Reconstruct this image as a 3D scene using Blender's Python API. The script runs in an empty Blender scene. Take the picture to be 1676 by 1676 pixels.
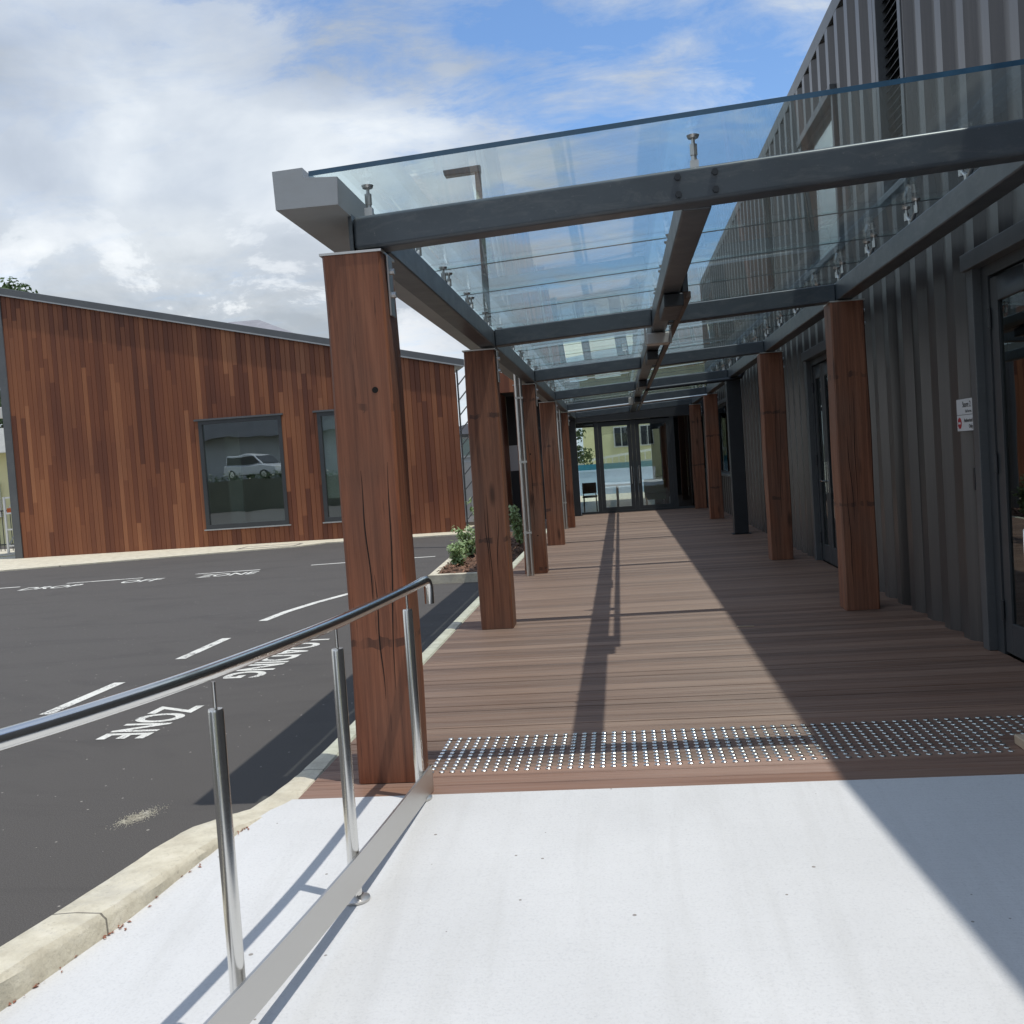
import bpy, bmesh, math, random
from mathutils import Vector, Matrix
random.seed(7)
scene = bpy.context.scene
COL = scene.collection
PI = math.pi

# ------------------------------------------------------------------ materials
class NT:
    def __init__(s, name):
        s.m = bpy.data.materials.new(name); s.m.use_nodes = True
        s.t = s.m.node_tree; s.t.nodes.clear()
        s.out = s.t.nodes.new('ShaderNodeOutputMaterial')
    def n(s, typ, **kw):
        nd = s.t.nodes.new(typ)
        for k, v in kw.items(): setattr(nd, k, v)
        return nd
    def l(s, a, b): s.t.links.new(a, b)
    def val(s, nd, i, v): nd.inputs[i].default_value = v
    def math(s, op, a, b=None, clamp=False):
        nd = s.n('ShaderNodeMath', operation=op); nd.use_clamp = clamp
        for i, v in enumerate((a, b)):
            if v is None: continue
            if hasattr(v, 'links'): s.l(v, nd.inputs[i])
            else: nd.inputs[i].default_value = v
        return nd.outputs[0]
    def coords(s, scale=(1, 1, 1), kind='Object', loc=(0, 0, 0)):
        tc = s.n('ShaderNodeTexCoord'); mp = s.n('ShaderNodeMapping')
        mp.inputs['Scale'].default_value = scale
        mp.inputs['Location'].default_value = loc
        s.l(tc.outputs[kind], mp.inputs[0]); return mp.outputs[0]
    def noise(s, vec, scale=5, detail=4, rough=.55, dist=0):
        nd = s.n('ShaderNodeTexNoise'); nd.inputs['Scale'].default_value = scale
        nd.inputs['Detail'].default_value = detail; nd.inputs['Roughness'].default_value = rough
        nd.inputs['Distortion'].default_value = dist
        s.l(vec, nd.inputs['Vector']); return nd.outputs['Fac']
    def ramp(s, fac, stops):
        r = s.n('ShaderNodeValToRGB'); e = r.color_ramp.elements
        while len(e) < len(stops): e.new(.5)
        for el, (p, c) in zip(e, stops):
            el.position = p; el.color = (*c, 1) if len(c) == 3 else c
        s.l(fac, r.inputs[0]); return r.outputs[0]
    def mix(s, fac, a, b, mode='MIX'):
        nd = s.n('ShaderNodeMix', data_type='RGBA', blend_type=mode)
        for sock, v in ((nd.inputs[0], fac), (nd.inputs[6], a), (nd.inputs[7], b)):
            if hasattr(v, 'links'): s.l(v, sock)
            else: sock.default_value = v if not isinstance(v, tuple) else (*v, 1)
        return nd.outputs[2]
    def bump(s, h, strength=.3, dist=.01):
        b = s.n('ShaderNodeBump'); b.inputs['Strength'].default_value = strength
        b.inputs['Distance'].default_value = dist; s.l(h, b.inputs['Height']); return b.outputs[0]
    def bsdf(s, color, rough=.5, metal=0, normal=None, spec=.5, coat=0):
        b = s.n('ShaderNodeBsdfPrincipled')
        for sock, v in (('Base Color', color), ('Roughness', rough), ('Metallic', metal)):
            if hasattr(v, 'links'): s.l(v, b.inputs[sock])
            else: b.inputs[sock].default_value = (*v, 1) if isinstance(v, tuple) else v
        b.inputs['Specular IOR Level'].default_value = spec
        b.inputs['Coat Weight'].default_value = coat
        if normal is not None: s.l(normal, b.inputs['Normal'])
        s.l(b.outputs[0], s.out.inputs[0]); return b

def simple(name, c, rough=.5, metal=0, var=.12, scale=6, spec=.5, bump=0, bscale=80, dust=0):
    t = NT(name); v = t.coords()
    f = t.noise(v, scale, 5, .6)
    lo = tuple(x*(1-var) for x in c); hi = tuple(min(1, x*(1+var)) for x in c)
    col = t.ramp(f, [(.3, lo), (.7, hi)])
    if dust:      # dust and dried water marks
        d1 = t.noise(t.coords((1.5, 1.5, 5)), 3.1, 7, .75, .8)
        col = t.mix(t.math('MULTIPLY', t.ramp(d1, [(.5, (0, 0, 0)), (.72, (1, 1, 1))]), dust), col, (.30, .29, .27))
        d2 = t.noise(t.coords(), 60, 3, .8)
        col = t.mix(t.math('MULTIPLY', t.ramp(d2, [(.66, (0, 0, 0)), (.72, (1, 1, 1))]), dust), col, (.42, .41, .38))
    nrm = None
    if bump: nrm = t.bump(t.noise(v, bscale, 3, .6), bump, .003)
    rr = t.math('ADD', t.math('MULTIPLY', t.noise(v, scale*2.3, 3), .16), max(0.02, rough-.08))
    t.bsdf(col, rr, metal, nrm, spec); return t.m

def post_wood():
    t = NT('reclaimed_hardwood')
    oi = t.n('ShaderNodeObjectInfo')
    tc = t.n('ShaderNodeTexCoord')
    off = t.n('ShaderNodeVectorMath', operation='SCALE'); off.inputs['Scale'].default_value = 37.0
    cmb = t.n('ShaderNodeCombineXYZ')
    for i in range(3): t.l(oi.outputs['Random'], cmb.inputs[i])
    t.l(cmb.outputs[0], off.inputs[0])
    add = t.n('ShaderNodeVectorMath', operation='ADD'); t.l(tc.outputs['Object'], add.inputs[0]); t.l(off.outputs[0], add.inputs[1])
    def mp(sc):
        m = t.n('ShaderNodeMapping'); m.inputs['Scale'].default_value = sc; t.l(add.outputs[0], m.inputs[0]); return m.outputs[0]
    g1 = t.noise(mp((14, 14, .35)), 1.6, 6, .62, .6)
    g2 = t.noise(mp((70, 70, 1.2)), 2.0, 4, .6)
    big = t.noise(mp((2.2, 2.2, .8)), 1.2, 3, .5)
    base = t.ramp(g1, [(.2, (.07, .028, .018)), (.38, (.185, .073, .041)), (.56, (.29, .120, .066)), (.8, (.39, .18, .105))])
    base = t.mix(t.math('MULTIPLY', t.math('SUBTRACT', g2, .42), .9, True), base, (.05, .02, .014))
    weather = t.ramp(big, [(.42, (0, 0, 0)), (.72, (1, 1, 1))])
    base = t.mix(t.math('MULTIPLY', weather, .5), base, (.17, .115, .09))
    fleck = t.ramp(t.noise(mp((30, 30, .9)), 2.4, 5, .7), [(.60, (0, 0, 0)), (.66, (1, 1, 1))])
    base = t.mix(t.math('MULTIPLY', fleck, .55), base, (.045, .022, .017))
    kn = t.n('ShaderNodeTexVoronoi'); kn.inputs['Scale'].default_value = 1.0; t.l(mp((4.5, 4.5, 1.1)), kn.inputs['Vector'])
    base = t.mix(t.math('MULTIPLY', t.ramp(kn.outputs['Distance'], [(.06, (1, 1, 1)), (.16, (0, 0, 0))]), .8), base, (.05, .022, .015))
    # dark iron stain bands left by old straps
    sep = t.n('ShaderNodeSeparateXYZ'); t.l(tc.outputs['Object'], sep.inputs[0])
    zz = t.math('ADD', sep.outputs[2], t.math('MULTIPLY', t.noise(mp((6, 6, 6)), 2, 3), .10))
    w = t.math('FRACT', t.math('ADD', t.math('MULTIPLY', zz, .83), t.math('MULTIPLY', oi.outputs['Random'], 7.3)))
    band = t.math('LESS_THAN', t.math('ABSOLUTE', t.math('SUBTRACT', w, .5)), .017)
    patch = t.ramp(t.noise(mp((5, 5, .6)), 1.7, 2), [(.46, (0, 0, 0)), (.56, (1, 1, 1))])
    base = t.mix(t.math('MULTIPLY', t.math('MULTIPLY', band, patch), .6), base, (.028, .02, .02))
    tint = t.ramp(oi.outputs['Random'], [(0, (.82, .80, .82)), (.5, (1, 1, 1)), (1, (1.0, .84, .74))])
    base = t.mix(1.0, base, tint, 'MULTIPLY')
    h = t.math('ADD', t.math('MULTIPLY', g2, .6), g1)
    t.bsdf(base, .5, 0, t.bump(h, .55, .008), .4); return t.m

def cladding():
    t = NT('stained_timber_boards')
    tc = t.n('ShaderNodeTexCoord'); sep = t.n('ShaderNodeSeparateXYZ'); t.l(tc.outputs['Object'], sep.inputs[0])
    bi = t.math('FLOOR', t.math('DIVIDE', sep.outputs[0], .135))
    wn = t.n('ShaderNodeTexWhiteNoise', noise_dimensions='1D'); t.l(bi, wn.inputs['W'])
    seg = t.math('FLOOR', t.math('ADD', t.math('DIVIDE', sep.outputs[2], 2.7), t.math('MULTIPLY', wn.outputs[0], 5.3)))
    w2 = t.n('ShaderNodeTexWhiteNoise', noise_dimensions='2D')
    cmb = t.n('ShaderNodeCombineXYZ'); t.l(bi, cmb.inputs[0]); t.l(seg, cmb.inputs[1]); t.l(cmb.outputs[0], w2.inputs['Vector'])
    c = t.ramp(w2.outputs[0], [(0, (.125, .046, .026)), (.25, (.18, .066, .034)), (.65, (.22, .084, .040)), (.9, (.28, .115, .054)), (1, (.35, .155, .075))])
    g = t.noise(t.coords((22, 22, .5)), 2.2, 5, .6)
    c = t.mix(t.math('MULTIPLY', t.math('SUBTRACT', g, .4), .8, True), c, (.07, .028, .02))
    blot = t.ramp(t.noise(t.coords((.5, .5, .25)), 1.4, 3), [(.4, (1.06, 1.0, .96)), (.66, (.84, .8, .86))])
    c = t.mix(1, c, blot, 'MULTIPLY')
    t.bsdf(c, .55, 0, t.bump(g, .25, .004), .35); return t.m

def deck_mat():
    t = NT('brown_composite_boards')
    tc = t.n('ShaderNodeTexCoord'); sep = t.n('ShaderNodeSeparateXYZ'); t.l(tc.outputs['Object'], sep.inputs[0])
    bi = t.math('FLOOR', t.math('DIVIDE', sep.outputs[1], .143))
    wn = t.n('ShaderNodeTexWhiteNoise', noise_dimensions='1D'); t.l(bi, wn.inputs['W'])
    c = t.ramp(wn.outputs[0], [(0, (.145, .076, .049)), (.35, (.205, .112, .073)), (.7, (.25, .142, .095)), (1, (.30, .18, .124))])
    g = t.noise(t.coords((.55, 16, 16)), 2.6, 5, .65)
    c = t.mix(t.math('MULTIPLY', t.math('SUBTRACT', g, .42), 1.3, True), c, (.265, .195, .155))
    g3 = t.noise(t.coords((.35, 5, 5)), 3.1, 4, .6)
    c = t.mix(t.math('MULTIPLY', t.math('SUBTRACT', g3, .5), 1.5, True), c, (.085, .045, .034))
    g4 = t.noise(t.coords((.8, 120, 1)), 1.0, 3, .7)
    c = t.mix(t.math('MULTIPLY', t.math('SUBTRACT', g4, .5), 3.0, True), c, (.32, .235, .19))
    c = t.mix(t.math('MULTIPLY', t.math('SUBTRACT', .46, g4), 3.0, True), c, (.07, .036, .028))
    dirt = t.ramp(t.noise(t.coords((7, 7, 7)), 2.5, 6, .7), [(.66, (0, 0, 0)), (.78, (1, 1, 1))])
    c = t.mix(t.math('MULTIPLY', dirt, .35), c, (.42, .36, .3))
    t.bsdf(c, .5, 0, t.bump(g, .35, .003), .4); return t.m

def asphalt():
    t = NT('asphalt')
    v = t.coords()
    f = t.noise(v, 150, 3, .8); big = t.noise(v, .28, 4, .55); mid = t.noise(v, 5, 5, .7)
    c = t.ramp(f, [(.25, (.032, .030, .027)), (.5, (.080, .074, .068)), (.68, (.138, .129, .118)), (.85, (.27, .25, .22))])
    c = t.mix(t.math('MULTIPLY', big, .6), c, (.088, .083, .079))
    scuff = t.ramp(t.noise(t.coords((.5, 1.4, 1), loc=(3, 1, 0)), .8, 6, .7, 1.2), [(.5, (0, 0, 0)), (.75, (1, 1, 1))])
    c = t.mix(t.math('MULTIPLY', scuff, .4), c, (.034, .032, .032))
    d = t.ramp(t.noise(v, 21, 4, .75), [(.68, (0, 0, 0)), (.74, (1, 1, 1))])
    c = t.mix(t.math('MULTIPLY', d, .45), c, (.24, .22, .2))
    sp = t.n('ShaderNodeTexVoronoi'); sp.inputs['Scale'].default_value = 9.5; t.l(v, sp.inputs['Vector'])
    c = t.mix(t.math('LESS_THAN', sp.outputs['Distance'], t.math('MULTIPLY', t.noise(v, 1.7, 2), .11)), c, (.36, .34, .3))
    nrm = t.bump(t.math('ADD', f, t.math('MULTIPLY', mid, .3)), .7, .006)
    t.bsdf(c, .82, 0, nrm, .3); return t.m

def concrete():
    t = NT('pale_concrete')
    v = t.coords()
    c = t.ramp(t.noise(v, .9, 6, .6), [(.3, (.56, .568, .565)), (.7, (.63, .638, .635))])
    br = t.noise(t.coords((1.2, 30, 1)), 2, 3, .6)
    c = t.mix(t.math('MULTIPLY', br, .12), c, (.46, .47, .48))
    sp = t.n('ShaderNodeTexVoronoi'); sp.inputs['Scale'].default_value = 7.0; t.l(v, sp.inputs['Vector'])
    sz = t.math('MULTIPLY', t.noise(v, 2.1, 2), .10)
    c = t.mix(t.math('MULTIPLY', t.math('LESS_THAN', sp.outputs['Distance'], sz), t.math('GREATER_THAN', t.noise(v, 3.3, 2), .47)), c, (.25, .23, .21))
    st = t.ramp(t.noise(v, 1.6, 7, .75, 1.5), [(.6, (0, 0, 0)), (.78, (1, 1, 1))])
    c = t.mix(t.math('MULTIPLY', st, .22), c, (.45, .44, .42))
    fine = t.noise(v, 90, 4, .7)
    c = t.mix(t.math('MULTIPLY', t.math('SUBTRACT', .5, fine), 1.6, True), c, (.36, .37, .38))
    tr = t.ramp(t.noise(t.coords((5, .35, 1), loc=(1, 0, 0)), 1.3, 5, .65, .4), [(.5, (0, 0, 0)), (.8, (1, 1, 1))])
    c = t.mix(t.math('MULTIPLY', tr, .34), c, (.42, .42, .40))
    t.bsdf(c, .75, 0, t.bump(t.math('ADD', fine, br), .4, .004), .35); return t.m

def kerb_mat():
    t = NT('kerb_concrete')
    v = t.coords()
    c = t.ramp(t.noise(v, 7, 6, .65), [(.3, (.47, .43, .33)), (.55, (.61, .57, .45)), (.75, (.69, .65, .54))])
    st = t.ramp(t.noise(v, 2.2, 6, .7, 1), [(.5, (0, 0, 0)), (.75, (1, 1, 1))])
    c = t.mix(t.math('MULTIPLY', st, .5), c, (.38, .37, .34))
    pit = t.noise(v, 48, 5, .75)
    c = t.mix(t.math('MULTIPLY', t.math('SUBTRACT', .44, pit), 3.0, True), c, (.24, .22, .18))
    sp_ = t.n('ShaderNodeSeparateXYZ'); t.l(v, sp_.inputs[0])
    jn = t.math('LESS_THAN', t.math('FRACT', t.math('DIVIDE', sp_.outputs[1], 1.83)), .005)
    c = t.mix(t.math('MULTIPLY', jn, .75), c, (.07, .065, .06))
    t.bsdf(c, .85, 0, t.bump(t.math('ADD', t.noise(v, 60, 4, .6), pit), .6, .006), .3); return t.m

def wall_metal():
    t = NT('charcoal_coated_steel')
    st = t.noise(t.coords((9, 9, .25)), 1.4, 5, .6)
    cl = t.noise(t.coords((1, 1, .6)), 1.2, 3, .5)
    c = t.ramp(st, [(.3, (.070, .065, .063)), (.7, (.104, .096, .092))])
    c = t.mix(t.math('MULTIPLY', cl, .4), c, (.076, .075, .077))
    dust = t.ramp(t.noise(t.coords((14, 14, .5)), 1.9, 6, .7), [(.55, (0, 0, 0)), (.8, (1, 1, 1))])
    c = t.mix(t.math('MULTIPLY', dust, .3), c, (.2, .185, .17))
    r = t.math('ADD', t.math('MULTIPLY', st, .12), .26)
    t.bsdf(c, r, .35, t.bump(t.noise(t.coords((2.2, 2.2, .35)), 1.3, 2), .18, .02), .6); return t.m

def steel(name, c=(.74, .73, .70), rough=.13, brushed=True):
    t = NT(name)
    f = t.noise(t.coords((8, 8, 160) if brushed else (20, 20, 20)), 3, 3, .6)
    r = t.math('ADD', t.math('MULTIPLY', f, .12), rough)
    t.bsdf(c, r, 1.0, t.bump(f, .04, .002)); return t.m

def glass(name, tint=(.93, .975, .965), f0=.05, wav=.0, rough=.0, film=0):
    """thin clear glass: a Schlick mix of see-through and mirror (works from both sides)"""
    t = NT(name)
    geo = t.n('ShaderNodeNewGeometry')
    nrm = None
    if wav:
        nrm = t.bump(t.noise(t.coords((1, 1, 1)), 1.7, 1, .4), wav, .02)
    dot = t.n('ShaderNodeVectorMath', operation='DOT_PRODUCT')
    t.l(geo.outputs['Normal'], dot.inputs[0]); t.l(geo.outputs['Incoming'], dot.inputs[1])
    c = t.math('ABSOLUTE', dot.outputs['Value'])
    p = t.math('POWER', t.math('SUBTRACT', 1.0, c, True), 5.0)
    fr = t.math('ADD', t.math('MULTIPLY', p, .92-f0), f0)
    tr = t.n('ShaderNodeBsdfTransparent'); tr.inputs[0].default_value = (*tint, 1)
    gl = t.n('ShaderNodeBsdfGlossy'); gl.inputs['Roughness'].default_value = rough
    gl.inputs[0].default_value = (.95, 1, 1, 1)
    if nrm is not None: t.l(nrm, gl.inputs['Normal'])
    mx = t.n('ShaderNodeMixShader'); t.l(fr, mx.inputs[0]); t.l(tr.outputs[0], mx.inputs[1]); t.l(gl.outputs[0], mx.inputs[2])
    if film:      # thin film of dust on the pane, scattering light through it
        tl = t.n('ShaderNodeBsdfTranslucent'); tl.inputs[0].default_value = (.82, .88, .86, 1)
        m2 = t.n('ShaderNodeMixShader'); m2.inputs[0].default_value = film
        t.l(mx.outputs[0], m2.inputs[1]); t.l(tl.outputs[0], m2.inputs[2]); mx = m2
    t.l(mx.outputs[0], t.out.inputs[0]); return t.m

def leaf_mat(name, a, b):
    t = NT(name)
    oi = t.n('ShaderNodeObjectInfo')
    f = t.noise(t.coords(), 9, 3, .7)
    c = t.ramp(f, [(.3, a), (.7, b)])
    d = t.n('ShaderNodeBsdfDiffuse'); t.l(c, d.inputs[0])
    tl = t.n('ShaderNodeBsdfTranslucent'); t.l(c, tl.inputs[0])
    g = t.n('ShaderNodeBsdfGlossy'); g.inputs['Roughness'].default_value = .4
    m1 = t.n('ShaderNodeMixShader'); m1.inputs[0].default_value = .3; t.l(d.outputs[0], m1.inputs[1]); t.l(tl.outputs[0], m1.inputs[2])
    m2 = t.n('ShaderNodeMixShader'); m2.inputs[0].default_value = .06; t.l(m1.outputs[0], m2.inputs[1]); t.l(g.outputs[0], m2.inputs[2])
    t.l(m2.outputs[0], t.out.inputs[0]); return t.m

def worn_paint():
    t = NT('worn_road_paint'); v = t.coords()
    f = t.noise(v, 55, 5, .75); g = t.noise(v, 4.5, 5, .7)
    c = t.ramp(t.noise(v, 9, 4, .6), [(.3, (.56, .56, .51)), (.7, (.74, .74, .69))])
    w = t.math('ADD', t.math('MULTIPLY', f, .65), t.math('MULTIPLY', g, .5))
    c = t.mix(t.ramp(w, [(.60, (0, 0, 0)), (.68, (1, 1, 1))]), c, (.085, .08, .075))
    t.bsdf(c, .75, 0, t.bump(f, .5, .004), .3); return t.m
M = dict(
    post=post_wood(), clad=cladding(), deck=deck_mat(), asphalt=asphalt(), conc=concrete(), kerb=kerb_mat(),
    wall=wall_metal(), steel=steel('polished_stainless'), plate=steel('satin_stainless', (.60, .59, .57), .34),
    stud=steel('stud_stainless', (.80, .78, .74), .16, False), galv=steel('galvanised_pipe', (.62, .60, .57), .3),
    beam=simple('blue_grey_paint', (.066, .078, .090), .36, 0, .15, 3, dust=.22),
    dark=simple('black_paint', (.022, .025, .03), .4, 0, .15, 4),
    frame=simple('charcoal_aluminium', (.045, .05, .055), .38, 0, .1, 4),
    trim=simple('grey_flashing', (.115, .122, .128), .38, .3, .08, 2, dust=.12),
    gutter=simple('pale_grey_flashing', (.36, .375, .38), .42, .25, .06, 2, dust=.25),
    roofglass=glass('clear_canopy_glass', (.93, .985, .985), .06, .022, 0, .012),
    winglass=glass('window_glass', (.84, .90, .87), .30, .05),
    lobbyglass=glass('coated_door_glass', (.80, .86, .85), .20, .02), clearglass=glass('clear_lobby_glass', (.86, .92, .9), .06),
    darkglass=glass('tinted_door_glass', (.30, .33, .34), .12, .04),
    edge=simple('glass_edge', (.035, .095, .16), .15, 0, .15, 8),
    white=simple('white_paint', (.78, .78, .75), .6, 0, .08, 8),
    road=worn_paint(),
    signwhite=simple('sign_white', (.62, .63, .64), .4, 0, .03, 3),
    ink=simple('black_print', (.03, .03, .03), .5, 0, .05), red=simple('red_print', (.42, .02, .03), .45, 0, .05),
    plastic=simple('white_plastic', (.66, .65, .62), .45, 0, .06),
    strip=simple('brown_conduit', (.105, .072, .055), .45, .2, .15),
    cream=simple('cream_render', (.72, .68, .40), .8, 0, .06, 2),
    greyrender=simple('grey_render', (.42, .43, .44), .8, 0, .08, 1.5),
    paleclad=simple('pale_weatherboard', (.55, .57, .58), .7, 0, .06, 1),
    rooftile=simple('grey_roof_sheet', (.25, .25, .27), .6, .1, .12, 2),
    mulch=simple('bark_mulch', (.10, .052, .03), .9, 0, .6, 30, bump=1, bscale=40),
    mulch2=simple('bark_chip', (.19, .10, .06), .9, 0, .5, 20),
    floor=simple('lobby_floor', (.16, .155, .15), .35, 0, .1, 2),
    interior=simple('dark_interior', (.05, .05, .052), .8, 0, .15, 1),
    palewall=simple('pale_interior', (.45, .47, .44), .8, 0, .05, 1),
    blind=simple('roller_blind', (.62, .66, .62), .85, 0, .05, 2),
    leaf=leaf_mat('shrub_leaf', (.19, .30, .11), (.44, .56, .29)),
    leafdark=leaf_mat('tree_leaf', (.030, .062, .018), (.075, .125, .035)),
    bark=simple('bark', (.11, .08, .06), .9, 0, .3, 9, bump=.8),
    ground=simple('ground_soil', (.14, .14, .10), .95, 0, .2, .4),
    wedge=simple('raw_pine', (.52, .40, .28), .7, 0, .12, 9),
    alu=steel('bare_aluminium', (.72, .73, .74), .3),
    orange=simple('orange_strap', (.55, .12, .03), .6), yellow=simple('yellow_line_paint', (.62, .47, .10), .7, 0, .15),
    carwhite=simple('silver_car_paint', (.60, .62, .65), .25, .2, .03), tyre=simple('tyre_rubber', (.02, .02, .02), .8),
    carblue=simple('blue_car_paint', (.06, .20, .32), .25, .2, .03), lamp=simple('lamp_grey', (.085, .09, .10), .4, .3, .08),
    rust=simple('dry_leaf', (.30, .13, .085), .9, 0, .4, 30),
    skin=simple('skin', (.45, .28, .2), .6), cloth=simple('dark_cloth', (.04, .05, .07), .9), green=simple('green_cloth', (.10, .2, .06), .9),
    hole=simple('bolt_hole', (.008, .006, .005), .9),
)

# ------------------------------------------------------------------ mesh builder
class MB:
    def __init__(s): s.v, s.f, s.mi = [], [], []
    def quad(s, pts, mi=0):
        b = len(s.v); s.v += [tuple(p) for p in pts]; s.f.append(tuple(range(b, b+len(pts)))); s.mi.append(mi)
    def hexa(s, p, mi=0):   # 8 points: bottom loop ccw, top loop ccw
        b = len(s.v); s.v += [tuple(q) for q in p]
        for f in ((3, 2, 1, 0), (4, 5, 6, 7), (0, 1, 5, 4), (1, 2, 6, 5), (2, 3, 7, 6), (3, 0, 4, 7)):
            s.f.append(tuple(b+i for i in f)); s.mi.append(mi)
    def box(s, x0, x1, y0, y1, z0, z1, mi=0):
        s.hexa([(x0, y0, z0), (x1, y0, z0), (x1, y1, z0), (x0, y1, z0), (x0, y0, z1), (x1, y0, z1), (x1, y1, z1), (x0, y1, z1)], mi)
    def prism(s, poly, a0, a1, axis='y', mi=0):   # poly in the plane across the axis
        def P(p, a):
            return {'y': (p[0], a, p[1]), 'x': (a, p[0], p[1]), 'z': (p[0], p[1], a)}[axis]
        n = len(poly); b = len(s.v)
        s.v += [P(p, a0) for p in poly] + [P(p, a1) for p in poly]
        s.f.append(tuple(range(b, b+n))); s.f.append(tuple(range(b+2*n-1, b+n-1, -1))); s.mi += [mi, mi]
        for i in range(n):
            j = (i+1) % n; s.f.append((b+i, b+n+i, b+n+j, b+j)); s.mi.append(mi)
    def tube(s, pts, r, seg=14, mi=0, cap=True):
        pts = [Vector(p) for p in pts]; rs = r if isinstance(r, (list, tuple)) else [r]*len(pts)
        b = len(s.v); up = None
        for i, p in enumerate(pts):
            d = (pts[min(i+1, len(pts)-1)]-pts[max(i-1, 0)]).normalized()
            if up is None:
                up = Vector((0, 0, 1)) if abs(d.z) < .9 else Vector((1, 0, 0))
            a = d.cross(up).normalized(); up = a.cross(d).normalized()
            for k in range(seg):
                t = 2*PI*k/seg; s.v.append(tuple(p+rs[i]*(math.cos(t)*a+math.sin(t)*up)))
        for i in range(len(pts)-1):
            for k in range(seg):
                k2 = (k+1) % seg
                s.f.append((b+i*seg+k, b+i*seg+k2, b+(i+1)*seg+k2, b+(i+1)*seg+k)); s.mi.append(mi)
        if cap:
            s.f.append(tuple(b+k for k in range(seg-1, -1, -1))); s.mi.append(mi)
            e = b+(len(pts)-1)*seg; s.f.append(tuple(e+k for k in range(seg))); s.mi.append(mi)
    def build(s, name, mats, parent=None, smooth=False, bevel=0, loc=None):
        me = bpy.data.meshes.new(name); me.from_pydata(s.v, [], s.f)
        if not isinstance(mats, (list, tuple)): mats = [mats]
        for m in mats: me.materials.append(m)
        me.polygons.foreach_set('material_index', s.mi)
        bm = bmesh.new(); bm.from_mesh(me); bmesh.ops.remove_doubles(bm, verts=bm.verts, dist=1e-5)
        bmesh.ops.recalc_face_normals(bm, faces=bm.faces); bm.to_mesh(me); bm.free()
        o = bpy.data.objects.new(name, me); COL.objects.link(o)
        if smooth:
            for p in me.polygons: p.use_smooth = True
            md = o.modifiers.new('es', 'EDGE_SPLIT'); md.split_angle = math.radians(40)
        if bevel:
            md = o.modifiers.new('bv', 'BEVEL'); md.width = bevel; md.segments = 3; md.limit_method = 'ANGLE'; md.angle_limit = math.radians(50)
            for p in me.polygons: p.use_smooth = True
            md.harden_normals = True
        if loc is not None:           # geometry given about the origin
            o.location = loc
        if parent is not None:
            o.parent = parent
            if loc is None:           # geometry given in world space
                o.matrix_parent_inverse = Matrix.Translation(-Vector(parent.location))
        return o

def tag(o, label, cat=None, group=None, kind=None):
    if label: o['label'] = label
    if cat: o['category'] = cat
    if group: o['group'] = group
    if kind: o['kind'] = kind
    return o
def thing(name, loc, label, cat, group=None):
    o = bpy.data.objects.new(name, None); COL.objects.link(o); o.location = loc
    o.empty_display_size = .2
    return tag(o, label, cat, group)
def struct(o, label, cat): return tag(o, label, cat, None, 'structure')

# ------------------------------------------------------------------ camera
CAM = bpy.data.cameras.new('camera'); cam = bpy.data.objects.new('camera', CAM); COL.objects.link(cam)
CAM.sensor_width = 36; CAM.lens = 36*1700/1676; CAM.clip_start = .05; CAM.clip_end = 3000
roll, pitch, yaw = -0.06815045, -0.04630186, 0.10537118
fw = Vector((-math.sin(yaw)*math.cos(pitch), math.cos(yaw)*math.cos(pitch), math.sin(pitch)))
r0 = Vector((math.cos(yaw), math.sin(yaw), 0)); u0 = r0.cross(fw)
R_ = math.cos(roll)*r0+math.sin(roll)*u0; U_ = -math.sin(roll)*r0+math.cos(roll)*u0
mw = Matrix((R_, U_, -fw)).transposed().to_4x4(); mw.translation = Vector((0, 0, 1.6))
cam.matrix_world = mw; scene.camera = cam

# ------------------------------------------------------------------ ground, car park, path, kerb, deck
AZ = -.14
def sheet(name, poly, z, mat, thick=0.0, label=None, cat=None):
    b = MB(); b.prism(poly, z-max(thick, .002), z, 'z'); return struct(b.build(name, mat), label, cat)
sheet('ground', [(-900, -900), (900, -900), (900, 900), (-900, 900)], AZ-.06, M['ground'], .1, 'open ground stretching away behind the buildings', 'ground')
sheet('car_park', [(-70, -60), (-1.84, -60), (-1.84, 36), (-70, 36)], AZ, M['asphalt'], .05, 'dark grey asphalt car park left of the deck', 'car park')
sheet('footpath', [(-40, 15.5), (-17, 22.6), (-11, 24.7), (-8.2, 25.6), (-7.7, 26.3), (-3.2, 26.4), (-3.2, 33), (-40, 33)], AZ+.03, M['greyrender'] if False else M['kerb'], .04, 'pale concrete footpath in front of the timber building', 'footpath')
# drain cover set in the footpath
b = MB()
for (x0, x1, y0, y1) in ((-9.9, -8.35, 25.72, 25.78), (-9.9, -8.35, 26.42, 26.48), (-9.9, -9.84, 25.78, 26.42), (-8.41, -8.35, 25.78, 26.42)):
    b.box(x0, x1, y0, y1, AZ+.03, AZ+.036)
b.box(-9.84, -8.41, 25.78, 26.42, AZ+.03, AZ+.033, 1)
tag(b.build('drain_cover', [M['trim'], M['kerb']]), 'rectangular drain cover let into the pale footpath below the large window', 'drain cover')

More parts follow.
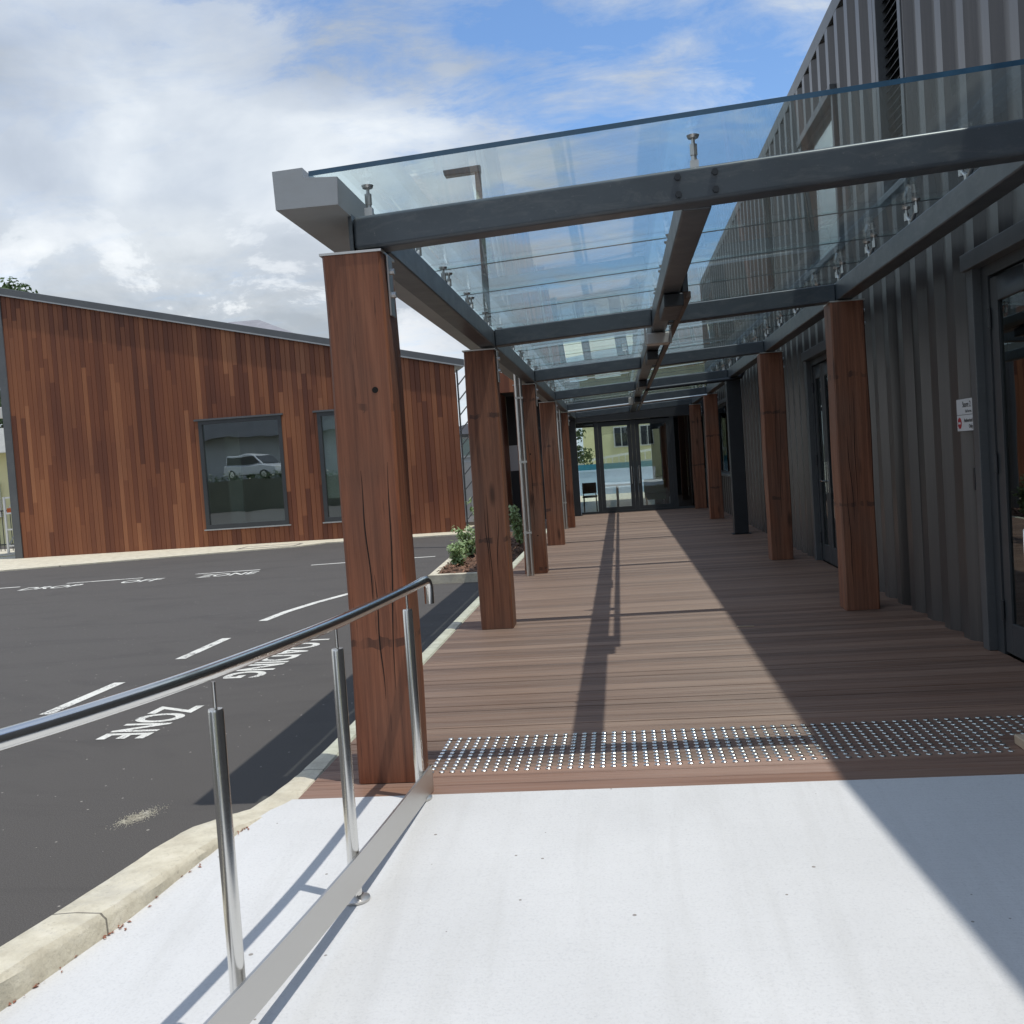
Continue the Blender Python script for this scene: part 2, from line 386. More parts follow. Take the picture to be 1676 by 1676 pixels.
def path_z(y): return -.055*min(max(5-y, 0), 2.8)
b = MB()
inner = [(-1.70, 4.98), (-1.72, 4.93), (-1.77, 4.85), (-1.85, 4.6), (-1.92, 4.3), (-2.03, 3.7), (-2.17, 3.2), (-2.35, 2.6), (-2.6, 2.0), (-3.0, 1.2), (-3.4, .4), (-3.7, -1)]
for i in range(len(inner)-1):
    (xa, ya), (xb, yb) = inner[i], inner[i+1]
    za, zb = path_z(ya), path_z(yb)
    b.quad([(xb-.03, yb, zb), (3.1, yb, zb), (3.1, ya, za), (xa-.03, ya, za)])
b.quad([(-3.7, -14, path_z(-1)), (3.1, -14, path_z(-1)), (3.1, -1, path_z(-1)), (-3.73, -1, path_z(-1))])
struct(b.build('path', M['conc']), 'pale concrete ramp path in the foreground', 'path')

# kerb: cross-sections swept along its line (outer edge, inner edge, top height)
kl = [(-1.84, -1.70, 29.5, 0), (-1.84, -1.70, 5.9, 0), (-1.86, -1.70, 5.45, -.006), (-1.90, -1.70, 5.1, -.012), (-1.95, -1.74, 4.92, -.022), (-2.06, -1.79, 4.76, -.012),
      (-2.13, -1.86, 4.58, .004), (-2.17, -1.92, 4.3, .012), (-2.25, -2.01, 3.75, .012), (-2.36, -2.15, 3.2, .012), (-2.55, -2.33, 2.6, .01), (-2.8, -2.57, 2.0, 0), (-3.2, -2.97, 1.2, 0), (-3.9, -3.67, -1, 0)]
b = MB(); NPR = 9
rows = []
for (xo, xi, y, z) in kl:
    w = xi-xo; r = .024
    prof = [(xo-.03, AZ-.04), (xo-.005, z-r), (xo+.012, z-.010), (xo+r, z), (xo+w*.5, z+.003), (xi-r*.9, z), (xi-.012, z-.012), (xi, z-r), (xi+.004, AZ-.04)]
    rows.append([(px, y, pz) for px, pz in prof])
sub = []
for i in range(len(rows)-1):
    n = 1 if i == 0 else 5
    for k in range(n):
        t = k/n; jit = 0 if i == 0 else .0025
        sub.append([tuple(a*(1-t)+c*t + (random.uniform(-jit, jit) if q != 1 else 0) for q, (a, c) in enumerate(zip(p, p2))) for p, p2 in zip(rows[i], rows[i+1])])
sub.append(rows[-1])
for i in range(len(sub)-1):
    for k in range(NPR-1):
        b.quad([sub[i][k], sub[i][k+1], sub[i+1][k+1], sub[i+1][k]])
struct(b.build('kerb', M['kerb'], smooth=True), 'cream concrete kerb along the deck, flaring out to the left', 'kerb')

# deck: reeded boards running across the walkway
DY0, DY1, DX0, DX1 = 4.98, 29.9, -1.70, 2.67
b = MB(); y = DY0; pr = []
i = 0
while y < DY1:
    gap = .008 if random.random() > .3 else .019
    w = .143-gap
    pr += [(y, -.03), (y+.001, -.003), (y+.004, 0)]
    if i > 0:
        for k in range(7):
            yy = y+.010+k*(w-.02)/7
            pr += [(yy, 0), (yy+.005, -.0042), (yy+.010, 0)]
    pr += [(y+w-.004, 0), (y+w-.001, -.003), (y+w, -.03)]
    y += .143; i += 1
for a, c in zip(pr[:-1], pr[1:]):
    b.quad([(DX0, a[0], a[1]), (DX1, a[0], a[1]), (DX1, c[0], c[1]), (DX0, c[0], c[1])])
b.quad([(DX0, DY0, -.031), (DX1, DY0, -.031), (DX1, DY1, -.031), (DX0, DY1, -.031)])
struct(b.build('deck', M['deck']), 'long brown boarded deck under the glass canopy', 'deck')

# ------------------------------------------------------------------ tactile studs
b = MB(); prof = [(.0165, 0), (.0165, .0015), (.0125, .0045), (.0095, .005)]
for i, (r, z) in enumerate(prof[:-1]):
    r2, z2 = prof[i+1]
    for k in range(12):
        t1, t2 = 2*PI*k/12, 2*PI*(k+1)/12
        b.quad([(r*math.cos(t1), r*math.sin(t1), z), (r*math.cos(t2), r*math.sin(t2), z), (r2*math.cos(t2), r2*math.sin(t2), z2), (r2*math.cos(t1), r2*math.sin(t1), z2)])
b.quad([(.0095*math.cos(2*PI*k/12), .0095*math.sin(2*PI*k/12), .005) for k in range(12)])
SX, SY, SN, SR = .0566, .0595, 61, 12
stud = None
for r in range(5):
    for c in range(SN):
        if r*SN+c >= 305: break
        loc = (-1.088+c*SX, 5.342+r*SY, 0.0006)
        if 1.88 < loc[0] < 2.05 and loc[1] < 5.6 and loc[1] > 5.1: continue
        if stud is None:
            stud = b.build('tactile_stud', M['stud'], loc=loc); o = stud
        else:
            o = stud.copy(); COL.objects.link(o); o.location = loc
        tag(o, 'domed steel stud in the five rows of the tactile strip nearest the pale concrete', 'tactile stud', 'steel studs of the tactile strip')
b2 = MB()
for r in range(5, SR):
    for c in range(SN):
        x, y = -1.088+c*SX, 5.342+r*SY
        n = len(b2.v); b2.v += [(vx+x, vy+y, vz+.0006) for vx, vy, vz in b.v]
        b2.f += [tuple(q+n for q in f) for f in b.f]; b2.mi += b.mi
tag(b2.build('tactile_studs', M['stud']), 'seven far rows of small domed steel studs on the brown deck', 'tactile studs', None, 'stuff')

# ------------------------------------------------------------------ posts
PW, S, Y1 = .307, 4.817, 5.184
XL, XR = -1.431, 2.045
def cb(x): return 2.745+.0505*(x+1.14)       # underside of the cross beams
def make_post(name, x, y, h, label, metal=False, crack=True, holes=()):
    o = thing(name, (x+PW/2, y+PW/2, 0), label, 'post', 'posts of the glass canopy')
    if metal:
        b = MB(); b.box(-.13, .13, -.13, .13, .012, h-.012); b.build('shaft', M['dark'], o, bevel=.012, loc=(0, 0, 0))
        b = MB(); b.box(-.17, .17, -.17, .17, 0.001, .012); b.build('base_plate', M['dark'], o, loc=(0, 0, 0))
        b = MB(); b.box(-.15, .15, -.15, .15, h-.012, h); b.build('top_plate', M['dark'], o, loc=(0, 0, 0))
        return o
    rnd = random.Random(int((x+10)*1000+y*77))
    b = MB(); w = PW/2; n = 22
    ph = [rnd.uniform(0, 6) for _ in range(6)]
    def ring(z):
        j = lambda k: .006*math.sin(z*1.3+ph[k])+.003*math.sin(z*4.1+ph[k]*2)
        c = .012
        return [(-w+c+j(0), -w+j(1), z), (w-c+j(2), -w+j(1), z), (w+j(2), -w+c+j(1), z), (w+j(2), w-c+j(3), z), (w-c+j(2), w+j(3), z), (-w+c+j(0), w+j(3), z), (-w+j(0), w-c+j(3), z), (-w+j(0), -w+c+j(1), z)]
    rings = [ring(.004+(h-.016)*k/n) for k in range(n+1)]
    for a, c in zip(rings[:-1], rings[1:]):
        for k in range(8): b.quad([a[k], a[(k+1) % 8], c[(k+1) % 8], c[k]])
    b.quad(rings[-1]); b.quad(rings[0])
    b.build('shaft', M['post'], o, smooth=True, loc=(0, 0, 0))
    # drying cracks: thin dark wedges let into the front and the deck-side face
    if crack:
        b = MB()
        for _ in range(3):
            px = rnd.uniform(-.09, .1); z0 = rnd.uniform(.15, h*.5); z1 = z0+rnd.uniform(.6, h*.5); z1 = min(z1, h-.02); drift = rnd.uniform(-.05, .05)
            N = 12; pts = []
            for k in range(N+1):
                t = k/N; ww = .0032*math.sin(PI*min(max(t, .02), .98))**.6
                pts.append((px+drift*t+.004*math.sin(t*9+px*40), z0+(z1-z0)*t, ww))
            for a, c in zip(pts[:-1], pts[1:]):
                f = lambda z: -w-.0012+.006*math.sin(z*1.3+ph[1])+.003*math.sin(z*4.1+ph[1]*2)
                b.quad([(a[0]-a[2], f(a[1]), a[1]), (a[0]+a[2], f(a[1]), a[1]), (c[0]+c[2], f(c[1]), c[1]), (c[0]-c[2], f(c[1]), c[1])])
        b.build('drying_crack', M['hole'], o, loc=(0, 0, 0))
    if holes:
        for (hx, hz, hr) in holes:
            b = MB(); yy = -w-.0015+.006*math.sin(hz*1.3+ph[1])+.003*math.sin(hz*4.1+ph[1]*2)
            b.tube([(hx, yy, hz), (hx, yy+.02, hz)], hr, 14); b.build('bolt_hole', M['hole'], o, loc=(0, 0, 0))
    b = MB(); b.box(-w-.006, w+.006, -w-.006, w+.006, h-.012, h); b.build('top_plate', M['galv'], o, loc=(0, 0, 0))
    b = MB(); b.box(w+.007, w+.015, -.05, .05, h-.32, h-.013)
    for zz in (h-.09, h-.21):
        b.tube([(w+.015, 0, zz), (w+.035, 0, zz)], .017, 8)
    b.build('fixing_bracket', M['plate'] if x < 0 else M['plate'], o, loc=(0, 0, 0))
    return o
HL, HR = 2.722, 2.905
LL = ['tall cracked timber post nearest the camera, standing behind the stainless handrail',
      'second timber post on the kerb side, dark banded near its foot, beside green shrubs',
      'timber post with two small bolt holes, directly behind the nearer silver downpipe',
      'reddish timber post standing between the two silver downpipes on the kerb side',
      'timber post just behind the farther silver downpipe, last wooden one by the kerb',
      'dark metal post on the kerb side beside the left glass panel of the lobby']
holes = [((.075, 2.02, .016),), (), ((.03, 1.72, .011), (.06, .55, .010)), (), ((.02, 1.0, .011),), ()]
for k in range(6):
    make_post('metal_post' if k == 5 else 'timber_post', XL, Y1+k*S, HL, LL[k], k == 5, True, holes[k])
RL = ['timber post on the wall side at the very front of the canopy, beside the store door',
      'large dark timber post in shade, nearest one on the store wall side',
      'knotty orange brown timber post, second along the wall side, past the narrow dark door',
      'black metal post on the wall side between two orange brown timber posts',
      'bright reddish timber post on the wall side just beyond the black metal post',
      'farthest brown timber post on the wall side, touching the lobby glass']
for k in range(1, 6):
    make_post('metal_post' if k == 3 else 'timber_post', XR, Y1+k*S, HR, RL[k], k == 3)

# ------------------------------------------------------------------ glass canopy
can = thing('glass_canopy', (.5, 5.3, 2.75), 'long glass canopy on blue grey steel beams above the deck', 'canopy')
def slope_box(b, x0, x1, y0, y1, d0, d1, mi=0):
    b.hexa([(x0, y0, cb(x0)+d0), (x1, y0, cb(x1)+d0), (x1, y1, cb(x1)+d0), (x0, y1, cb(x0)+d0),
            (x0, y0, cb(x0)+d1), (x1, y0, cb(x1)+d1), (x1, y1, cb(x1)+d1), (x0, y1, cb(x0)+d1)], mi)
YE = 29.75
b = MB(); b.box(-1.27, -1.12, 5.418, YE, 2.742, 2.905); b.build('edge_beam', M['beam'], can, bevel=.012)
b = MB(); b.box(2.115, 2.265, 5.418, YE, 2.918, 3.085); b.build('edge_beam', M['beam'], can, bevel=.012)
b = MB(); b.box(.40, .55, 5.418, YE, 2.822, 2.985); b.build('centre_beam', M['beam'], can, bevel=.012)
for k in range(6):
    y0 = 5.255+k*S
    b = MB()
    if k == 0:
        slope_box(b, -1.272, 3.0 if False else 2.55, y0, y0+.16, 0, .172)
        cbm = b.build('cross_beam', M['beam'], can, bevel=.022)
        for bx in (.375, .557):
            for dz in (.045, .13):
                bb = MB(); zz = cb(bx)+dz; bb.tube([(bx, y0+.001, zz), (bx, y0-.012, zz)], .017, 6); bb.build('bolt', M['dark'], cbm)
        bb = MB(); bb.box(-1.292, -1.274, y0-.005, y0+.165, 2.732, 2.925); bb.build('end_plate', M['beam'], cbm)
    else:
        slope_box(b, -1.119, .399, y0, y0+.16, 0, .165); slope_box(b, .551, 2.114, y0, y0+.16, 0, .165)
        b.build('cross_beam', M['beam'], can, bevel=.014)
# gutter with stepped end
gp = [(-1.585, 2.912), (-1.275, 2.912), (-1.268, 3.045), (-1.436, 3.055), (-1.438, 3.104), (-1.59, 3.098)]
b = MB(); b.prism(gp, 5.0, YE, 'y'); b.build('gutter', M['gutter'], can)
def gz(x): return 3.060+.054*(x+1.41)
yj = [5.0]+[6.53+1.204*k for k in range(20)]
yj = [v for v in yj if v < 29.7]+[29.7]
for a, c in zip(yj[:-1], yj[1:]):
    b = MB(); x0, x1 = -1.41, 2.56; y0, y1 = a+.004, c-.004; t = .025
    b.hexa([(x0, y0, gz(x0)), (x1, y0, gz(x1)), (x1, y1, gz(x1)), (x0, y1, gz(x0)), (x0, y0, gz(x0)+t), (x1, y0, gz(x1)+t), (x1, y1, gz(x1)+t), (x0, y1, gz(x0)+t)])
    b.mi[2] = 1 if a == 5.0 else 0; b.mi[5] = 1
    b.build('glass_pane', [M['roofglass'], M['edge']], can)
    if a > 5.0:
        b = MB(); b.hexa([(x0, a-.0035, gz(x0)-.001), (x1, a-.0035, gz(x1)-.001), (x1, a+.0035, gz(x1)-.001), (x0, a+.0035, gz(x0)-.001), (x0, a-.0035, gz(x0)+.006), (x1, a-.0035, gz(x1)+.006), (x1, a+.0035, gz(x1)+.006), (x0, a+.0035, gz(x0)+.006)])
        b.build('joint_seal', M['trim'], can)
# spider clamps: a V of two arms, each with a threaded pin and a disc under the glass
def clamp(x, y, ztop, single=False):
    b = MB(); g = gz(x)
    arms = (0,) if single else (-.125, .125)
    b.box(x-.02, x+.02, y-.02, y+.02, ztop, ztop+.05)
    for a in arms:
        b.tube([(x, y, ztop+.03), (x, y+a*.9, g-.075)], [.017, .011], 8)
        b.tube([(x, y+a, g-.10), (x, y+a, g-.045)], .018, 8)
        b.tube([(x, y+a, g-.05), (x, y+a, g-.014)], .009, 8)
        b.tube([(x, y+a, g-.016), (x, y+a, g-.001)], [.026, .032], 12)
    return b
for (x, zt) in ((-1.19, 2.905), (.465, 2.985), (2.175, 3.085)):
    clamp(x, 5.30 if x < 2 else 5.5, zt, True).build('glass_clamp', M['plate'], can, smooth=True)
    for yy in yj[1:-1]:
        clamp(x, yy, zt).build('glass_clamp', M['plate'], can, smooth=True)
# services under the centre beam
b = MB(); b.box(.60, .65, 8.4, 29.2, 2.816, 2.866); b.build('conduit', M['strip'], can)
b = MB()
for yy in (8.4, 11.9, 15.0, 18.5): pass
b.box(.42, .57, 8.1, 8.95, 2.715, 2.815); b.box(.562, .61, 8.1, 8.39, 2.815, 2.99); b.build('cable_cover', M['dark'], can, bevel=.01)
for yy in (12.4, 17.2, 22.0):
    b = MB(); b.box(.41, .54, yy, yy+.8, 2.71, 2.815); b.build('cable_cover', M['dark'], can, bevel=.01)
b = MB(); b.tube([(.57, 19.45, 2.80), (1.9, 19.45, 2.862), (2.15, 19.45, 2.875), (2.32, 19.45, 2.90), (2.36, 19.45, 2.98), (2.36, 19.45, 3.2), (2.6, 19.45, 3.25)], .035, 10)
b.build('conduit', M['dark'], can, smooth=True)
b = MB(); b.tube([(.60, 24.2, 2.80), (2.1, 24.2, 2.87)], .022, 8); b.tube([(-1.1, 24.2, 2.72), (.42, 24.2, 2.795)], .022, 8); b.build('conduit', M['galv'], can, smooth=True)

fl = thing('floodlight', (.47, 10.62, 2.81), 'white box floodlight clamped under the centre beam of the canopy', 'light')
b = MB(); b.box(-.115, .115, -.09, .10, -.115, -.002); b.build('housing', M['plastic'], fl, bevel=.012, loc=(0, 0, 0))
b = MB(); b.box(-.135, -.117, -.03, .03, -.11, .06); b.box(.117, .135, -.03, .03, -.11, .06); b.build('bracket', M['plate'], fl, loc=(0, 0, 0))
b = MB(); b.tube([(-.125, 0, .05), (-.16, -.02, .13), (-.14, -.05, .19), (-.08, -.06, .17)], .009, 8); b.build('cable', M['dark'], fl, smooth=True, loc=(0, 0, 0))
fl = thing('sensor', (.30, 20.0, 2.78), 'small white motion sensor hanging under the far end of canopy beams', 'sensor')
b = MB(); b.box(-.045, .045, -.04, .04, -.21, -.08); b.build('housing', M['plastic'], fl, bevel=.01, loc=(0, 0, 0))
b = MB(); b.tube([(0, 0, -.08), (0, 0, 0), (.05, 0, .03), (.1, 0, .04)], .012, 8); b.build('bracket', M['plate'], fl, smooth=True, loc=(0, 0, 0))

# ------------------------------------------------------------------ downpipes
def downpipe(x, y, label):
    o = thing('downpipe', (x, y, 0), label, 'downpipe', 'silver downpipes of the gutter')
    b = MB(); b.tube([(-.02, 0, .0), (-.02, 0, 2.91)], .027, 12); b.build('pipe', M['galv'], o, smooth=True, loc=(0, 0, 0))
    b = MB(); b.tube([(.036, .01, .0), (.036, .01, 2.91)], .024, 12); b.build('pipe', M['galv'], o, smooth=True, loc=(0, 0, 0))
    b = MB()
    for z in (.6, 1.6, 2.5): b.box(-.05, .064, -.03, -.026, z, z+.03)
    b.build('clip', M['plate'], o, loc=(0, 0, 0))
downpipe(-1.345, 14.6, 'silver twin downpipe standing just left of the post with two bolt holes')
downpipe(-1.325, 24.15, 'far silver twin downpipe, in front of the last wooden post on the kerb side')

# ------------------------------------------------------------------ handrail
def catmull(pts, n=8):
    P = [Vector(p) for p in pts]; P = [2*P[0]-P[1]]+P+[2*P[-1]-P[-2]]; out = []
    for i in range(1, len(P)-2):
        for k in range(n):
            t = k/n; a, b_, c, d = P[i-1:i+3]
            out.append(.5*((2*b_)+(c-a)*t+(2*a-5*b_+4*c-d)*t*t+(3*b_-a-3*c+d)*t**3))
    out.append(P[-2]); return out
hr = thing('handrail', (-1.13, 4.0, path_z(4)), 'curved stainless steel handrail on round posts beside the concrete ramp', 'handrail')
RZ = 1.03
line = [(-1.02, 5.2, RZ+.006), (-1.063, 4.95, RZ-.006), (-1.122, 3.90, RZ+.005), (-1.240, 2.95, RZ+.017), (-1.345, 2.5, RZ+.02), (-1.46, 2.16, RZ+.022), (-1.66, 1.7, RZ+.022), (-2.1, .9, RZ+.022)]
pts = catmull(line, 8)
b = MB(); endc = [(-1.008, 5.225, RZ-.115), (-1.008, 5.225, RZ-.03), (-1.012, 5.215, RZ-.005)]
b.tube(endc+pts, .0245, 18); b.build('rail', M['steel'], hr, smooth=True)
xy = lambda i: line[i]
posts_xy = [(-1.063, 4.93), (-1.128, 3.90), (-1.238, 2.95), (-1.52, 1.75)]
for (x, y) in posts_xy:
    pz = path_z(y)
    b = MB(); b.tube([(x, y, pz+.012), (x, y, .925), (x, y, .933)], [.0245, .0245, .0215], 18); p = b.build('post', M['steel'], hr, smooth=True)
    b = MB(); b.tube([(x, y, .93), (x, y, RZ-.015)], .0065, 10); b.build('stem', M['steel'], p, smooth=True)
    b = MB(); b.tube([(x, y, pz), (x, y, pz+.009), (x, y, pz+.02)], [.055, .055, .03], 18)
    for a in range(4):
        t = a*PI/2+.6; b.tube([(x+.04*math.cos(t), y+.04*math.sin(t), pz), (x+.04*math.cos(t), y+.04*math.sin(t), pz+.018)], .007, 6)
    b.build('base_plate', M['plate'], p, smooth=True)
# flat kick bar bolted to the deck side of the posts
barl = catmull([(-1.028, 5.02, 0), (-1.035, 4.93, 0), (-1.100, 3.90, 0), (-1.190, 2.95, 0), (-1.31, 2.0, 0), (-1.44, 1.2, 0)], 8)
b = MB(); z0, z1, t = .018, .142, .010
rows = []
def bz(y): return -.002
for i, p in enumerate(barl):
    z0, z1 = bz(p.y)+.006, bz(p.y)+.135
    d = (barl[min(i+1, len(barl)-1)]-barl[max(i-1, 0)]).normalized(); nn = Vector((d.y, -d.x, 0))
    if nn.x < 0: nn = -nn
    a, c = p-nn*0, p+nn*t
    rows.append([(a.x, a.y, z0), (c.x, c.y, z0), (c.x, c.y, z1), (a.x, a.y, z1)])
for a, c in zip(rows[:-1], rows[1:]):
    for k in range(4): b.quad([a[k], a[(k+1) % 4], c[(k+1) % 4], c[k]])
b.quad(rows[0]); b.quad(rows[-1]); b.build('kick_bar', M['plate'], hr)

# ------------------------------------------------------------------ profiled wall helper
def panel_wall(b, prof, z0, ztop, openings, P, mi=0):
    """prof: list of (along, out); openings: (a0,a1,z0,z1); P(along,out,z)->point; ztop: function of along"""
    cuts = sorted({o[0] for o in openings} | {o[1] for o in openings})
    pts = []
    for (a0, d0), (a1, d1) in zip(prof[:-1], prof[1:]):
        seg = [a0]+[c for c in cuts if a0+1e-6 < c < a1-1e-6]+[a1]
        for s0, s1 in zip(seg[:-1], seg[1:]):
            f = lambda a: d0+(d1-d0)*((a-a0)/(a1-a0) if a1 > a0 else 0)
            pts.append(((s0, f(s0)), (s1, f(s1))))
    for (p, q) in pts:
        mid = (p[0]+q[0])/2; iv = [(z0, None)]
        segs = []; cur = z0
        for o in sorted([o for o in openings if o[0] <= mid <= o[1]], key=lambda o: o[2]):
            if o[2] > cur: segs.append((cur, o[2]))
            cur = o[3]
        segs.append((cur, None))
        for (za, zb) in segs:
            t0 = zb if zb is not None else ztop(p[0]); t1 = zb if zb is not None else ztop(q[0])
            b.quad([P(p[0], p[1], za), P(q[0], q[1], za), P(q[0], q[1], t1), P(p[0], p[1], t0)], mi)

# ------------------------------------------------------------------ charcoal building on the right
WX = 2.67
mb = thing('metal_clad_building', (WX, 12, 0), 'tall charcoal ribbed metal building along the right of the deck', 'building')
prof = []; y = -8.0
def splay(a): return max(0, min(4.2-a, 4))*.10      # unseen near stretch of wall set back to shift its cast shadow
while y < 30.4:
    for d, o in ((0, 0), (.12, 0), (.225, .055), (.365, .055), (.47, 0)): prof.append((y+d, o))
    y += .487
opens = [(5.72, 7.84, 0, 2.77), (13.05, 14.50, 0, 2.72), (9.40, 10.10, 3.84, 6.0), (12.15, 14.05, 3.8, 5.46), (16.75, 17.5, 3.9, 5.65), (24.0, 28.8, 1.0, 2.72)]
b = MB(); ROOF = 6.34
panel_wall(b, prof, -.22, lambda a: 6.22, opens, lambda a, o, z: (WX-o+splay(a), a, z))
b.build('wall', M['wall'], mb)
b = MB(); b.box(WX+.05, WX+14, -8, -7.95, -.12, 6.2); b.box(WX+.26, WX+14, 30.3, 30.35, -.12, 6.2); b.box(WX+13.95, WX+14, -7.9, 30.25, -.12, 6.2)
b.build('wall', M['wall'], mb)
b = MB(); b.prism([(WX-.055, 30.4), (WX-.055, 4.2), (WX+.345, .2), (WX+.345, -8.1), (WX+14.1, -8.1), (WX+14.1, 30.4)], 6.222, 6.40, 'z'); b.build('roof', M['trim'], mb, bevel=.008)  # out-of-view near edge tapered back to steer the shadow on the path
b = MB(); b.box(WX+1.5, WX+1.55, -7.9, 30.2, -.1, 6.2); b.box(WX+.1, WX+1.5, 4.5, 30.2, -.1, -.02); b.box(WX+.1, WX+1.5, 4.5, 30.2, 3.2, 3.25)
b.build('inner_wall', M['interior'], mb)
def flash(b, y0, y1, z0, z1, w=.09, proud=.065, sill=True):
    """head, jambs and sill flashing round an opening in the ribbed wall"""
    b.box(WX-proud-.03, WX+.12, y0-w-.03, y1+w+.03, z1, z1+w)
    b.box(WX-proud, WX+.12, y0-w, y0, z0, z1); b.box(WX-proud, WX+.12, y1, y1+w, z0, z1)
    if sill: b.box(WX-proud-.03, WX+.12, y0-w-.03, y1+w+.03, z0-w*.7, z0)
def leaf_door(parent, y0, y1, z1, hand, bar=False):
    d = thing('tmp', (0, 0, 0), None, None); bpy.data.objects.remove(d)
    b = MB(); st = .13; x0, x1 = WX+.0, WX+.045
    b.box(x0, x1, y0, y0+st, .02, z1); b.box(x0, x1, y1-st, y1, .02, z1)
    b.box(x0, x1, y0+st, y1-st, .02, .24); b.box(x0, x1, y0+st, y1-st, z1-.17, z1)
    d = b.build('door', M['frame'], parent, bevel=.004)
    b = MB(); b.box(x0+.016, x1-.016, y0+st, y1-st, .24, z1-.17); b.build('glass', M['darkglass'], d)
    b = MB()
    hy = y0+.06 if hand < 0 else y1-.06
    if bar:
        b.tube([(x0-.0, hy, .97), (x0-.06, hy, .97), (x0-.085, hy, .945), (x0-.085, hy, .74)], .018, 10); b.tube([(x0, hy, 1.1), (x0-.03, hy, 1.1), (x0-.035, hy+.05, 1.1)], .009, 8)
    else:
        b.box(x0-.012, x0, hy-.03, hy+.03, .95, 1.35)
        b.tube([(x0-.01, hy, 1.1), (x0-.055, hy, 1.1), (x0-.06, hy+.03*hand*-1, 1.1), (x0-.06, hy-.13*hand, 1.1)], .011, 8)
    b.build('handle', M['steel'], d, smooth=True)
    b = MB(); oy = y1 if hand < 0 else y0
    for z in (.25, 1.3, z1-.35): b.tube([(x0-.012, oy, z), (x0-.012, oy, z+.14)], .013, 8)
    b.build('hinge', M['dark'], d, smooth=True)
    return d
# store door (nearest)
b = MB(); flash(b, 5.72, 7.84, 0.001, 2.77, .12, .07, False); b.build('door_frame', M['trim'], mb, bevel=.004)
b = MB(); b.box(WX-.01, WX+.07, 7.70, 7.84, .001, 2.77); b.box(WX-.01, WX+.07, 5.72, 5.80, .001, 2.77); b.box(WX-.01, WX+.07, 5.80, 7.70, 2.69, 2.77); b.build('door_frame', M['frame'], mb)
leaf_door(mb, 6.95, 7.69, 2.67, -1, True); leaf_door(mb, 5.81, 6.94, 2.67, 1, True)
# second door
b = MB(); flash(b, 13.05, 14.50, 0.001, 2.72, .12, .07, False); b.build('door_frame', M['trim'], mb, bevel=.004)
b = MB(); b.box(WX-.01, WX+.07, 14.40, 14.50, .001, 2.72); b.box(WX-.01, WX+.07, 13.05, 13.13, .001, 2.72); b.box(WX-.01, WX+.07, 13.13, 14.40, 2.64, 2.72); b.build('door_frame', M['frame'], mb)
leaf_door(mb, 13.80, 14.39, 2.62, -1); leaf_door(mb, 13.14, 13.79, 2.62, 1)
# louvred window
b = MB(); flash(b, 9.40, 10.10, 3.84, 6.0); w = b.build('window', M['trim'], mb, bevel=.004); w['label'] = 'narrow louvred upper window'
b = MB()
for k in range(26):
    z = 3.87+k*.082; b.hexa([(WX+.0, 9.402, z), (WX+.07, 9.402, z+.05), (WX+.07, 10.098, z+.05), (WX, 10.098, z), (WX, 9.402, z+.006), (WX+.07, 9.402, z+.056), (WX+.07, 10.098, z+.056), (WX, 10.098, z+.006)])
b.build('louvre', M['dark'], w)
for (y0, y1, z0, z1) in ((12.15, 14.05, 3.8, 5.46), (16.75, 17.5, 3.9, 5.65), (24.0, 28.8, 1.0, 2.72)):
    b = MB(); flash(b, y0, y1, z0, z1); w = b.build('window', M['trim'], mb, bevel=.004)
    b = MB(); f = .05
    b.box(WX, WX+.06, y0, y0+f, z0, z1); b.box(WX, WX+.06, y1-f, y1, z0, z1); b.box(WX, WX+.06, y0+f, y1-f, z0, z0+f); b.box(WX, WX+.06, y0+f, y1-f, z1-f, z1)
    b.build('frame', M['frame'], w)
    b = MB(); b.box(WX+.02, WX+.035, y0+f, y1-f, z0+f, z1-f); b.build('pane', M['winglass'] if z0 > 3 else M['darkglass'], w)
# small dark plate on the wall by the door
b = MB(); b.box(WX-.068, WX-.051, 7.985, 8.02, 1.17, 1.34)
tag(b.build('wall_plate', M['dark'], bevel=.004), 'small dark vertical plate on the ribbed wall below the white sign', 'plate')

# white store sign
def text_mesh(name, s, size, mat, mw, parent=None, align='LEFT', ext=0.0, bold=0.0):
    cu = bpy.data.curves.new(name, 'FONT'); cu.body = s; cu.size = size; cu.align_x = align; cu.extrude = ext; cu.offset = bold
    o = bpy.data.objects.new(name, cu); COL.objects.link(o)
    dg = bpy.context.evaluated_depsgraph_get(); me = bpy.data.meshes.new_from_object(o.evaluated_get(dg))
    bpy.data.objects.remove(o); me.materials.clear(); me.materials.append(mat)
    o = bpy.data.objects.new(name, me); COL.objects.link(o)
    if parent is not None:
        o.parent = parent; o.matrix_basis = mw
    else: o.matrix_world = mw
    return o
sg = thing('wall_sign', (WX-.052, 8.145, 1.735), 'white two part store sign on the ribbed wall beside the nearest door', 'sign')
b = MB(); b.box(-.012, 0, -.185, .185, .003, .12); b.box(-.012, 0, -.185, .185, -.12, -.001); b.build('board', M['signwhite'], sg, loc=(0, 0, 0))
# text reads towards -y (towards the camera), seen from -x
rot = Matrix(((0, 0, -1, 0), (-1, 0, 0, 0), (0, 1, 0, 0), (0, 0, 0, 1)))
def sign_text(s, size, y, z, mat, al='RIGHT'):
    text_mesh('lettering', s, size, mat, Matrix.Translation((-.0135, y, z)) @ rot, sg, al, .0005)
sign_text('Store 2', .062, -.14, .058, M['ink']); sign_text('Staff access', .030, -.15, .018, M['trim'])
sign_text('Authorised', .042, -.165, -.055, M['ink']); sign_text('Only', .042, -.165, -.10, M['ink'])
b = MB(); b.tube([(-.012, .125, -.06), (-.0145, .125, -.06)], .042, 24, 0); e = b.build('emblem', M['red'], sg, loc=(0, 0, 0))
b = MB(); b.box(-.0158, -.0147, .098, .152, -.068, -.052); b.build('emblem_bar', M['signwhite'], e, loc=(0, 0, 0))

